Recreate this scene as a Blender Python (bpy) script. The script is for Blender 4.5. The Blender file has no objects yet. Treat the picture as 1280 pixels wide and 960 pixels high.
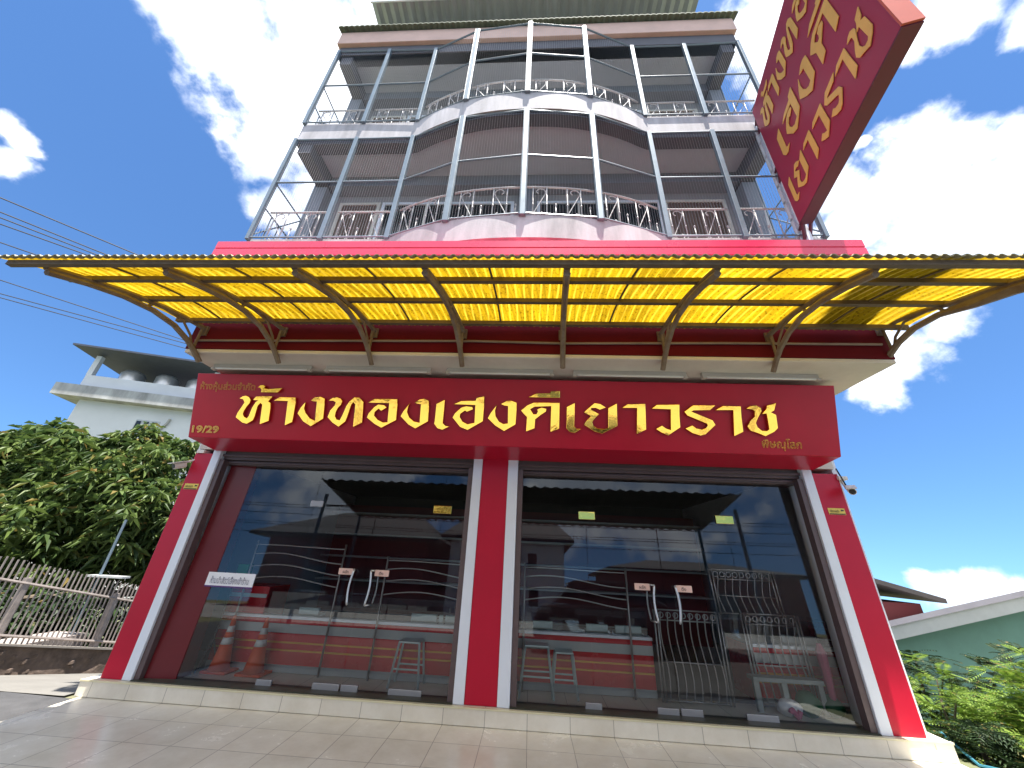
import bpy, math, random
import numpy as np
from mathutils import Vector, Matrix
R = math.radians
random.seed(7); rng = np.random.default_rng(7)
scene = bpy.context.scene
COL = scene.collection

# ------------------------------------------------------------------ camera
cam_data = bpy.data.cameras.new('camera'); cam = bpy.data.objects.new('camera', cam_data); COL.objects.link(cam)
yaw, pitch, roll = -0.0644, 0.4439, 0.0478
fw = Vector((math.sin(yaw)*math.cos(pitch), math.cos(yaw)*math.cos(pitch), math.sin(pitch)))
rt = Vector((math.cos(yaw), -math.sin(yaw), 0)); up = rt.cross(fw)
rt2 = math.cos(roll)*rt + math.sin(roll)*up; up2 = -math.sin(roll)*rt + math.cos(roll)*up
cam.matrix_world = Matrix(((rt2.x, up2.x, -fw.x, .3909), (rt2.y, up2.y, -fw.y, -4.4573), (rt2.z, up2.z, -fw.z, 1.4695), (0, 0, 0, 1)))
cam_data.sensor_width = 36; cam_data.lens = 449.5/1280*36; cam_data.clip_start = .05; cam_data.clip_end = 2000
scene.camera = cam

# ------------------------------------------------------------------ light
SUN = Vector((.09, -.13, .96)).normalized()
sun_d = bpy.data.lights.new('sun', 'SUN'); sun_d.energy = 4.7; sun_d.angle = R(.53); sun_d.color = (1, .95, .87)
sun = bpy.data.objects.new('sun', sun_d); COL.objects.link(sun); sun.rotation_euler = SUN.to_track_quat('Z', 'Y').to_euler(); sun.location = (10, -10, 30)
scene.view_settings.view_transform = 'Standard'; scene.view_settings.look = 'None'
scene.view_settings.exposure = 1.8; scene.view_settings.gamma = 1; scene.view_settings.use_curve_mapping = False
scene.cycles.max_bounces = 10; scene.cycles.transparent_max_bounces = 24; scene.cycles.caustics_reflective = False; scene.cycles.caustics_refractive = False
world = bpy.data.worlds.new('World'); scene.world = world; world.use_nodes = True
SKY_STRENGTH = .0575
CLOUDS_AND_FILL = [(-0.56,0.244,0.791,0.068),(-0.532,0.298,0.793,0.088),(-0.497,0.358,0.791,0.105),(-0.489,0.428,0.76,0.099),(-0.55,0.426,0.718,0.058),(-0.402,0.326,0.856,0.103),(-0.525,0.261,0.81,0.059),(-0.407,0.402,0.82,0.075),(-0.322,0.298,0.899,0.052),(-0.555,0.52,0.65,0.051),(-0.499,0.504,0.705,0.04),(-0.809,0.312,0.499,0.029),(-0.796,0.295,0.529,0.021),(0.649,0.417,0.636,0.061),(0.68,0.393,0.618,0.047),(0.726,0.41,0.553,0.059),(0.691,0.454,0.563,0.082),(0.632,0.49,0.6,0.068),(0.605,0.531,0.594,0.059),(0.738,0.459,0.495,0.072),(0.689,0.521,0.503,0.093),(0.645,0.599,0.475,0.073),(0.694,0.614,0.376,0.056),(0.665,0.664,0.341,0.046),(0.722,0.372,0.583,0.029),(0.569,0.493,0.659,0.046),(0.725,0.551,0.412,0.04),(0.608,0.261,0.75,0.046),(0.664,0.263,0.7,0.03),(0.588,0.297,0.753,0.03),(0.38,0.328,0.865,0.067),(0.426,0.381,0.82,0.045),(0.587,0.43,0.686,0.011),(0.695,0.719,-0.01,0.03),(0.725,0.688,-0.022,0.034),(0.679,0.734,0.002,0.015),(0.745,0.667,-0.026,0.026),(0.715,0.7,0.007,0.019),
          (.12,-.95,.28,.16),(.3,-.93,.2,.12),(-.45,-.85,.25,.14),(.6,-.7,.38,.15),(-.1,-.8,.6,.2),(-.9,-.3,.3,.12),(.75,-.6,.15,.1),(0,-.72,.69,.46),(-.5,-.62,.60,.38),(.55,-.64,.54,.36),(-.05,-.88,.46,.2),(-.82,-.42,.42,.26),(.82,-.42,.40,.26),(0,-.42,.91,.34)]  # closing wide blobs: unseen clouds added to fill the shaded front
def build_sky():
    nt = world.node_tree; N = nt.nodes; L = nt.links
    bg = N['Background']; out = N['World Output']
    tc = N.new('ShaderNodeTexCoord')
    sep = N.new('ShaderNodeSeparateXYZ'); L.new(tc.outputs['Generated'], sep.inputs[0])
    a = N.new('ShaderNodeMath'); a.operation = 'ADD'; a.inputs[1].default_value = .13; L.new(sep.outputs[2], a.inputs[0])
    mx = N.new('ShaderNodeMath'); mx.operation = 'MAXIMUM'; mx.inputs[1].default_value = .02; L.new(a.outputs[0], mx.inputs[0])
    cb = N.new('ShaderNodeCombineXYZ'); L.new(sep.outputs[0], cb.inputs[0]); L.new(sep.outputs[1], cb.inputs[1]); L.new(mx.outputs[0], cb.inputs[2])
    sky = N.new('ShaderNodeTexSky'); sky.sky_type = 'NISHITA'; sky.sun_disc = False
    sky.sun_elevation = math.asin(SUN.z); sky.sun_rotation = math.atan2(SUN.x, SUN.y); sky.air_density = .9; sky.dust_density = .05; sky.ozone_density = 1.6
    if sky.inputs and sky.inputs[0].enabled: L.new(cb.outputs[0], sky.inputs[0])
    # clouds and added fill: soft blobs by world direction, broken up by noise
    w1 = N.new('ShaderNodeTexNoise'); w1.inputs['Scale'].default_value = 9; w1.inputs['Detail'].default_value = 5; L.new(tc.outputs['Generated'], w1.inputs['Vector'])
    ws = N.new('ShaderNodeVectorMath'); ws.operation = 'SUBTRACT'; ws.inputs[1].default_value = (.5, .5, .5); L.new(w1.outputs['Color'], ws.inputs[0])
    wm = N.new('ShaderNodeVectorMath'); wm.operation = 'SCALE'; wm.inputs['Scale'].default_value = .10; L.new(ws.outputs[0], wm.inputs[0])
    wa = N.new('ShaderNodeVectorMath'); wa.operation = 'ADD'; L.new(tc.outputs['Generated'], wa.inputs[0]); L.new(wm.outputs[0], wa.inputs[1])
    prev = None
    for x, y, z, r in CLOUDS_AND_FILL:
        d = N.new('ShaderNodeVectorMath'); d.operation = 'DISTANCE'; d.inputs[1].default_value = (x, y, z); L.new(wa.outputs[0], d.inputs[0])
        m = N.new('ShaderNodeMapRange'); m.inputs['From Min'].default_value = 0; m.inputs['From Max'].default_value = r*1.6; m.inputs['To Min'].default_value = 1; m.inputs['To Max'].default_value = 0; L.new(d.outputs['Value'], m.inputs['Value'])
        if prev is None: prev = m.outputs[0]
        else:
            q = N.new('ShaderNodeMath'); q.operation = 'MAXIMUM'; L.new(prev, q.inputs[0]); L.new(m.outputs[0], q.inputs[1]); prev = q.outputs[0]
    n2 = N.new('ShaderNodeTexNoise'); n2.inputs['Scale'].default_value = 13; n2.inputs['Detail'].default_value = 9; n2.inputs['Roughness'].default_value = .58; L.new(tc.outputs['Generated'], n2.inputs['Vector'])
    k = N.new('ShaderNodeMath'); k.operation = 'MULTIPLY_ADD'; k.inputs[1].default_value = 1.5; k.inputs[2].default_value = -.75; L.new(n2.outputs['Fac'], k.inputs[0])
    s = N.new('ShaderNodeMath'); s.operation = 'ADD'; L.new(prev, s.inputs[0]); L.new(k.outputs[0], s.inputs[1])
    mr = N.new('ShaderNodeMapRange'); mr.interpolation_type = 'SMOOTHSTEP'; mr.inputs['From Min'].default_value = .16; mr.inputs['From Max'].default_value = .72; L.new(s.outputs[0], mr.inputs['Value'])
    # no cloud where there is no blob
    g = N.new('ShaderNodeMapRange'); g.inputs['From Min'].default_value = .02; g.inputs['From Max'].default_value = .2; L.new(prev, g.inputs['Value'])
    fm = N.new('ShaderNodeMath'); fm.operation = 'MULTIPLY'; L.new(mr.outputs[0], fm.inputs[0]); L.new(g.outputs[0], fm.inputs[1])
    # shading of the clouds
    n3 = N.new('ShaderNodeTexNoise'); n3.inputs['Scale'].default_value = 7; n3.inputs['Detail'].default_value = 7; L.new(wa.outputs[0], n3.inputs['Vector'])
    cr = N.new('ShaderNodeValToRGB'); cr.color_ramp.elements[0].position = .38; cr.color_ramp.elements[0].color = (6.2, 6.9, 8.2, 1); cr.color_ramp.elements[1].position = .66; cr.color_ramp.elements[1].color = (12.0, 12.1, 12.3, 1); L.new(n3.outputs['Fac'], cr.inputs[0])
    tint = N.new('ShaderNodeMix'); tint.data_type = 'RGBA'; tint.blend_type = 'MULTIPLY'; tint.inputs[0].default_value = 1; tint.inputs[7].default_value = (.66, .95, 1.20, 1); L.new(sky.outputs[0], tint.inputs[6])
    mix = N.new('ShaderNodeMix'); mix.data_type = 'RGBA'; L.new(fm.outputs[0], mix.inputs[0]); L.new(tint.outputs[2], mix.inputs[6]); L.new(cr.outputs[0], mix.inputs[7])
    L.new(mix.outputs[2], bg.inputs['Color']); bg.inputs['Strength'].default_value = SKY_STRENGTH
build_sky()

# ------------------------------------------------------------------ materials
def _new(name):
    m = bpy.data.materials.new(name); m.use_nodes = True
    return m, m.node_tree.nodes, m.node_tree.links, m.node_tree.nodes['Principled BSDF']
def mat(name, col, rough=.5, metal=0, var=.12, scale=3.0, bump=0, bscale=40, col2=None, spec=.5, stretch=(1, 1, 1), coat=0):
    m, N, L, b = _new(name)
    g = N.new('ShaderNodeNewGeometry'); mp = N.new('ShaderNodeMapping'); mp.inputs['Scale'].default_value = stretch; L.new(g.outputs['Position'], mp.inputs[0])
    n = N.new('ShaderNodeTexNoise'); n.inputs['Scale'].default_value = scale; n.inputs['Detail'].default_value = 8; n.inputs['Roughness'].default_value = .65; L.new(mp.outputs[0], n.inputs['Vector'])
    r = N.new('ShaderNodeValToRGB'); r.color_ramp.elements[0].position = .3; r.color_ramp.elements[1].position = .7
    c2 = col2 if col2 else tuple(c*(1-var) for c in col)
    r.color_ramp.elements[0].color = (*c2, 1); r.color_ramp.elements[1].color = (*[min(1, c*(1+(0 if col2 else var*.6))) for c in col], 1)
    L.new(n.outputs['Fac'], r.inputs[0]); L.new(r.outputs[0], b.inputs['Base Color'])
    b.inputs['Roughness'].default_value = rough; b.inputs['Metallic'].default_value = metal; b.inputs['Specular IOR Level'].default_value = spec
    if coat: b.inputs['Coat Weight'].default_value = coat; b.inputs['Coat Roughness'].default_value = .08
    rr = N.new('ShaderNodeMapRange'); rr.inputs['To Min'].default_value = max(0, rough-.07); rr.inputs['To Max'].default_value = min(1, rough+.1); L.new(n.outputs['Fac'], rr.inputs['Value']); L.new(rr.outputs[0], b.inputs['Roughness'])
    if bump:
        n2 = N.new('ShaderNodeTexNoise'); n2.inputs['Scale'].default_value = bscale; n2.inputs['Detail'].default_value = 6; L.new(g.outputs['Position'], n2.inputs['Vector'])
        bp = N.new('ShaderNodeBump'); bp.inputs['Strength'].default_value = bump; bp.inputs['Distance'].default_value = .02; L.new(n2.outputs['Fac'], bp.inputs['Height']); L.new(bp.outputs[0], b.inputs['Normal'])
    return m
def tile_mat(name, col, grout, size, rough, riser=False):
    m, N, L, b = _new(name)
    g = N.new('ShaderNodeNewGeometry'); sp = N.new('ShaderNodeSeparateXYZ'); L.new(g.outputs['Position'], sp.inputs[0]); cb = N.new('ShaderNodeCombineXYZ')
    L.new(sp.outputs[0], cb.inputs[0])
    if riser: cb.inputs[1].default_value = size*.5
    else: L.new(sp.outputs[1], cb.inputs[1])
    br = N.new('ShaderNodeTexBrick'); br.offset = 0; br.squash = 1; br.inputs['Scale'].default_value = 1; br.inputs['Brick Width'].default_value = size; br.inputs['Row Height'].default_value = size
    br.inputs['Mortar Size'].default_value = .0035; br.inputs['Mortar Smooth'].default_value = .2; br.inputs['Bias'].default_value = 0
    br.inputs['Color1'].default_value = (*col, 1); br.inputs['Color2'].default_value = (*[c*.93 for c in col], 1); br.inputs['Mortar'].default_value = (*grout, 1); L.new(cb.outputs[0], br.inputs['Vector'])
    n = N.new('ShaderNodeTexNoise'); n.inputs['Scale'].default_value = 2.2; n.inputs['Detail'].default_value = 9; n.inputs['Roughness'].default_value = .7; L.new(g.outputs['Position'], n.inputs['Vector'])
    r = N.new('ShaderNodeValToRGB'); r.color_ramp.elements[0].position = .3; r.color_ramp.elements[0].color = (.80, .77, .72, 1); r.color_ramp.elements[1].position = .65; r.color_ramp.elements[1].color = (1, 1, 1, 1); L.new(n.outputs['Fac'], r.inputs[0])
    mu = N.new('ShaderNodeMix'); mu.data_type = 'RGBA'; mu.blend_type = 'MULTIPLY'; mu.inputs[0].default_value = 1; L.new(br.outputs['Color'], mu.inputs[6]); L.new(r.outputs[0], mu.inputs[7]); L.new(mu.outputs[2], b.inputs['Base Color'])
    rr = N.new('ShaderNodeMapRange'); rr.inputs['To Min'].default_value = rough-.06; rr.inputs['To Max'].default_value = rough+.16; L.new(n.outputs['Fac'], rr.inputs['Value']); L.new(rr.outputs[0], b.inputs['Roughness'])
    bp = N.new('ShaderNodeBump'); bp.inputs['Strength'].default_value = .4; bp.inputs['Distance'].default_value = .003; bp.invert = True; L.new(br.outputs['Fac'], bp.inputs['Height']); L.new(bp.outputs[0], b.inputs['Normal'])
    return m
def glass_mat(name, base=.006, tint=(.95, .97, .96)):
    m, N, L, b = _new(name); N.remove(b)
    t = N.new('ShaderNodeBsdfTransparent'); t.inputs[0].default_value = (*tint, 1)
    gl = N.new('ShaderNodeBsdfGlossy'); gl.inputs['Roughness'].default_value = .0; gl.inputs[0].default_value = (.92, .97, 1, 1)
    fr = N.new('ShaderNodeFresnel'); fr.inputs[0].default_value = 1.52
    ad = N.new('ShaderNodeMath'); ad.operation = 'MULTIPLY_ADD'; ad.inputs[1].default_value = 1.15; ad.inputs[2].default_value = base; ad.use_clamp = True; L.new(fr.outputs[0], ad.inputs[0])
    mx = N.new('ShaderNodeMixShader'); L.new(ad.outputs[0], mx.inputs[0]); L.new(t.outputs[0], mx.inputs[1]); L.new(gl.outputs[0], mx.inputs[2]); L.new(mx.outputs[0], N['Material Output'].inputs[0])
    return m
def canopy_mat():
    m, N, L, b = _new('yellow_sheet'); out = N['Material Output']
    g = N.new('ShaderNodeNewGeometry')
    mp = N.new('ShaderNodeMapping'); mp.inputs['Scale'].default_value = (9, 1.3, 1.3); L.new(g.outputs['Position'], mp.inputs[0])
    n = N.new('ShaderNodeTexNoise'); n.inputs['Scale'].default_value = 1.0; n.inputs['Detail'].default_value = 6; L.new(mp.outputs[0], n.inputs['Vector'])
    n2 = N.new('ShaderNodeTexNoise'); n2.inputs['Scale'].default_value = 38; n2.inputs['Detail'].default_value = 4; L.new(g.outputs['Position'], n2.inputs['Vector'])
    r = N.new('ShaderNodeValToRGB'); r.color_ramp.elements[0].position = .32; r.color_ramp.elements[0].color = (.25, .15, .004, 1); r.color_ramp.elements[1].position = .62; r.color_ramp.elements[1].color = (.40, .26, .006, 1); L.new(n.outputs['Fac'], r.inputs[0])
    r2 = N.new('ShaderNodeValToRGB'); r2.color_ramp.elements[0].position = .33; r2.color_ramp.elements[0].color = (.35, .3, .2, 1); r2.color_ramp.elements[1].position = .46; r2.color_ramp.elements[1].color = (1, 1, 1, 1); L.new(n2.outputs['Fac'], r2.inputs[0])
    mu = N.new('ShaderNodeMix'); mu.data_type = 'RGBA'; mu.blend_type = 'MULTIPLY'; mu.inputs[0].default_value = .8; L.new(r.outputs[0], mu.inputs[6]); L.new(r2.outputs[0], mu.inputs[7])
    # sunlit ridges put into the colour: one bright line per corrugation
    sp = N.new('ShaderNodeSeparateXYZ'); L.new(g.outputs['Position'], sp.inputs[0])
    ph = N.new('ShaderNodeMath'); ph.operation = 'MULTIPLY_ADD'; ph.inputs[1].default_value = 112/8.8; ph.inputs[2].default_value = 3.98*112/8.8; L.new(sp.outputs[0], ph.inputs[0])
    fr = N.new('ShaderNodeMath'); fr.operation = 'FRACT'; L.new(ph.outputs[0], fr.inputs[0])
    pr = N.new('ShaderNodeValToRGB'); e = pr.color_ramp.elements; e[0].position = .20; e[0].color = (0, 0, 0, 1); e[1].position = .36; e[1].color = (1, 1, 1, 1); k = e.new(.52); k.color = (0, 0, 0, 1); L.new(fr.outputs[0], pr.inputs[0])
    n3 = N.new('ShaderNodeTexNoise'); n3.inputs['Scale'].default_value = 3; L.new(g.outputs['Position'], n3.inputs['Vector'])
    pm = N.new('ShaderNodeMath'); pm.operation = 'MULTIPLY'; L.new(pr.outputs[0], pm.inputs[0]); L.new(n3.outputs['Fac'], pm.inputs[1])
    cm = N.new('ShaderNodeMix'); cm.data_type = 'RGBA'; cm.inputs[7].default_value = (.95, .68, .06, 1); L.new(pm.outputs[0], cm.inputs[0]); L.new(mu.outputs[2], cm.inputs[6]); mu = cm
    sd = N.new('ShaderNodeMath'); sd.operation = 'DIVIDE'; sd.inputs[1].default_value = .786; L.new(sp.outputs[0], sd.inputs[0])
    sf = N.new('ShaderNodeMath'); sf.operation = 'FLOOR'; L.new(sd.outputs[0], sf.inputs[0])
    wn = N.new('ShaderNodeTexWhiteNoise'); wn.noise_dimensions = '1D'; L.new(sf.outputs[0], wn.inputs['W'])
    wr = N.new('ShaderNodeMapRange'); wr.inputs['To Min'].default_value = .78; wr.inputs['To Max'].default_value = 1.05; L.new(wn.outputs['Value'], wr.inputs['Value'])
    ms = N.new('ShaderNodeVectorMath'); ms.operation = 'SCALE'; L.new(mu.outputs[2], ms.inputs[0]); L.new(wr.outputs[0], ms.inputs['Scale'])
    tr = N.new('ShaderNodeBsdfTranslucent'); L.new(ms.outputs[0], tr.inputs[0])
    L.new(ms.outputs[0], b.inputs['Base Color']); b.inputs['Roughness'].default_value = .35
    mx = N.new('ShaderNodeMixShader'); mx.inputs[0].default_value = .62; L.new(b.outputs[0], mx.inputs[1]); L.new(tr.outputs[0], mx.inputs[2]); L.new(mx.outputs[0], out.inputs[0])
    return m
def leaf_mat(name, c1, c2, trans=.3):
    m, N, L, b = _new(name); out = N['Material Output']
    at = N.new('ShaderNodeNewGeometry')
    r = N.new('ShaderNodeValToRGB'); r.color_ramp.elements[0].color = (*c1, 1); r.color_ramp.elements[1].color = (*c2, 1); r.color_ramp.elements[1].position = .93; e3 = r.color_ramp.elements.new(.996); e3.color = (.24, .17, .05, 1); L.new(at.outputs['Random Per Island'], r.inputs[0])
    L.new(r.outputs[0], b.inputs['Base Color']); b.inputs['Roughness'].default_value = .58
    tr = N.new('ShaderNodeBsdfTranslucent'); L.new(r.outputs[0], tr.inputs[0])
    mx = N.new('ShaderNodeMixShader'); mx.inputs[0].default_value = trans; L.new(b.outputs[0], mx.inputs[1]); L.new(tr.outputs[0], mx.inputs[2]); L.new(mx.outputs[0], out.inputs[0])
    return m
def stripe_mat(name, c1, c2, period, axis=0, rough=.5, metal=0, duty=.5):
    m, N, L, b = _new(name)
    g = N.new('ShaderNodeNewGeometry'); sp = N.new('ShaderNodeSeparateXYZ'); L.new(g.outputs['Position'], sp.inputs[0])
    d = N.new('ShaderNodeMath'); d.operation = 'DIVIDE'; d.inputs[1].default_value = period; L.new(sp.outputs[axis], d.inputs[0])
    f = N.new('ShaderNodeMath'); f.operation = 'FRACT'; L.new(d.outputs[0], f.inputs[0])
    gt = N.new('ShaderNodeMath'); gt.operation = 'GREATER_THAN'; gt.inputs[1].default_value = duty; L.new(f.outputs[0], gt.inputs[0])
    mx = N.new('ShaderNodeMix'); mx.data_type = 'RGBA'; mx.inputs[6].default_value = (*c1, 1); mx.inputs[7].default_value = (*c2, 1); L.new(gt.outputs[0], mx.inputs[0]); L.new(mx.outputs[2], b.inputs['Base Color'])
    b.inputs['Roughness'].default_value = rough; b.inputs['Metallic'].default_value = metal
    return m

M = dict(
    red=mat('red_panel', (.50, .008, .034), .34, var=.12, scale=1.2, spec=.3), sign_red=mat('sign_red', (.48, .010, .036), .30, var=.14, scale=.9, spec=.3),
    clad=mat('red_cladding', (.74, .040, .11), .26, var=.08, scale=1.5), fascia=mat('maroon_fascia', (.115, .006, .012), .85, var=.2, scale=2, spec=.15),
    white=mat('white_trim', (.76, .80, .86), .35, var=.05, scale=2), cream=mat('cream_plaster', (.66, .62, .55), .8, var=.16, scale=1.4, bump=.15),
    plaster=mat('pink_grey_plaster', (.46, .435, .45), .8, var=.40, scale=1.2, bump=.08, stretch=(2.6, 2.6, .5)), soffit=mat('grey_soffit', (.44, .44, .47), .85, var=.12, scale=1.2),
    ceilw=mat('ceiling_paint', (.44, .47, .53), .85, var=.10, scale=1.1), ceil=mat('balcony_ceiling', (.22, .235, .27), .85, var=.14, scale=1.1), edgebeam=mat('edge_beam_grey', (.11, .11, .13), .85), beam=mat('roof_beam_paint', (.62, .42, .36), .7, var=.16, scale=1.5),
    wallup=mat('upper_wall', (.36, .345, .345), .8, var=.14, scale=1), steel=mat('painted_blue_grey_steel', (.165, .22, .27), .38, var=.12, scale=6, metal=.2),
    stainless=mat('stainless_steel', (.66, .66, .66), .34, metal=.75, var=.06, scale=9), rust=mat('weathered_steel', (.24, .20, .155), .7, var=.45, scale=9, bump=.2, col2=(.15, .10, .07)),
    purlin=mat('brown_purlin', (.13, .095, .06), .7, var=.4, scale=6), fadededge=mat('faded_edge', (.34, .30, .17), .7, var=.35, scale=8), roofmetal=mat('grey_roof_metal', (.40, .43, .46), .42, metal=.35, var=.2, scale=2.5, stretch=(4, .6, 1)),
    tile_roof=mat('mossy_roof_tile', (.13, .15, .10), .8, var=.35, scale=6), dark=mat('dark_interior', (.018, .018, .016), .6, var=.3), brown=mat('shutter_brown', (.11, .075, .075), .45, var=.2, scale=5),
    maroon=mat('dark_red_panel', (.13, .008, .012), .3, var=.1), door_wood=mat('brown_shutter_door', (.16, .11, .09), .6, var=.3, scale=3, stretch=(6, 6, .6)),
    dkglass=mat('dark_window', (.02, .025, .03), .12, var=.2), gold=mat('gold_mirror', (1.0, .64, .12), .05, metal=1, var=.05, scale=5, bump=.12, bscale=5), goldpaint=mat('gold_paint', (.86, .52, .13), .4, var=.1, scale=3, metal=.1),
    box_red=mat('lightbox_red', (.36, .03, .075), .38, var=.10, scale=.8), box_dark=mat('lightbox_edge', (.10, .012, .03), .4, var=.12), box_front=mat('lightbox_front', (.58, .13, .08), .45, var=.1),
    yard=mat('yard_concrete', (.075, .072, .07), .9, var=.25, scale=1.2, bump=.2, bscale=50), road_concrete=mat('road_concrete', (.25, .245, .23), .85, var=.18, scale=1.5), asphalt=mat('asphalt', (.055, .055, .058), .9, var=.3, scale=5, bump=.5, bscale=120), concrete=mat('concrete', (.15, .143, .13), .9, var=.2, scale=2.0, bump=.3, bscale=60),
    earth=mat('earth', (.16, .14, .09), .95, var=.4, scale=.6, bump=.4, bscale=12, col2=(.07, .10, .03)), yardlight=mat('coping_cement', (.30, .27, .24), .9), stone=mat('rubble_stone', (.13, .095, .075), .95, var=.5, scale=7, bump=1.0, bscale=9),
    slat=mat('fence_slat', (.30, .26, .24), .75, var=.3, scale=9), bldg_white=mat('weathered_white_wall', (.62, .63, .64), .85, var=.10, scale=.5), bldg_band=mat('stained_band', (.36, .36, .35), .9, var=.55, scale=1.2, stretch=(1, 1, .3)),
    blue_roof=mat('dark_blue_roof', (.05, .06, .09), .6, var=.3), under=mat('roof_underside', (.05, .045, .04), .8, var=.3), tank=mat('steel_tank', (.6, .6, .58), .3, metal=.7, var=.1),
    green_wall=mat('pale_green_wall', (.17, .32, .27), .85, var=.16, scale=1.5), grey_roof=mat('mauve_roof', (.32, .30, .34), .6, var=.12), fasciaw=mat('white_fascia_board', (.62, .62, .60), .7, var=.1),
    bark=mat('bark', (.14, .11, .08), .95, var=.4, scale=6, bump=.6, bscale=20), counter=mat('counter_red', (.50, .010, .020), .25, var=.08), grey=mat('counter_grey', (.45, .47, .46), .4, var=.08),
    goldline=mat('gold_line', (.60, .34, .06), .35, var=.05, metal=.3), orange=mat('cone_orange', (.75, .10, .025), .5, var=.12), conewhite=mat('cone_white', (.7, .7, .68), .5, var=.1),
    stool=mat('stool_metal', (.50, .60, .60), .35, metal=.3, var=.1), black=mat('black_metal', (.02, .02, .02), .5), paper=mat('white_card', (.82, .82, .84), .6, var=.03), ink=mat('ink', (.03, .03, .10), .7),
    purple=mat('purple_strip', (.10, .03, .16), .6), pinkplate=mat('pink_plate', (.75, .50, .42), .5, var=.06), yellow=mat('yellow_sticker', (.75, .58, .10), .5, var=.05), green=mat('green_box', (.02, .28, .09), .5), dgreen=mat('green_bag', (.01, .10, .045), .5),
    tray=mat('pale_tray', (.60, .72, .74), .3, var=.05), plum=mat('pink_cloth', (.55, .13, .22), .8), lamp=mat('tube_white', (.75, .75, .72), .4, var=.03), lampbody=mat('lamp_body', (.5, .48, .44), .6), cctvw=mat('camera_white', (.80, .77, .70), .5, var=.08), conduit=mat('conduit', (.25, .20, .17), .7, var=.3),
    cable=mat('black_cable', (.015, .015, .018), .7), pole=mat('concrete_pole', (.4, .39, .36), .9), carpaint=mat('car_paint', (.035, .035, .04), .15, coat=.6, var=.02), sillm=mat('dark_sill', (.045, .045, .03), .4), railpaint=mat('pale_rail_paint', (.50, .48, .48), .55, var=.15, scale=12), gatesteel=mat('gate_steel', (.42, .41, .40), .35, metal=.6, var=.1), floorin=mat('shop_floor_tile', (.28, .27, .25), .3), patch=mat('patch_steel', (.36, .36, .37), .4, metal=.5, var=.1), rubber=mat('rubber', (.02, .02, .02), .8),
    red_house=mat('maroon_house', (.14, .025, .025), .8, var=.15), house_roof=mat('dark_hip_roof', (.04, .038, .04), .7), shelfred=mat('shelf_red', (.12, .008, .012), .5, var=.2), tablem=mat('table_grey', (.30, .34, .33), .5), mesh_=mat('screen_wire', (.40, .42, .45), .5, metal=.3),
    tile=tile_mat('forecourt_tile', (.88, .84, .72), (.46, .42, .36), .40, .20), riser=tile_mat('riser_tile', (.82, .77, .66), (.42, .38, .32), .40, .30, True), nosing=mat('step_nosing', (.70, .64, .42), .35, var=.1),
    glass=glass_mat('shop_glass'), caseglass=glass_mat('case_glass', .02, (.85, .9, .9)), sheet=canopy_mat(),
    mango=leaf_mat('mango_leaf', (.035, .075, .022), (.15, .21, .05), .32), feather=leaf_mat('feathery_leaf', (.09, .17, .018), (.24, .34, .05), .4), dkleaf=leaf_mat('dark_shrub_leaf', (.010, .028, .008), (.035, .070, .016), .2),
)

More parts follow.
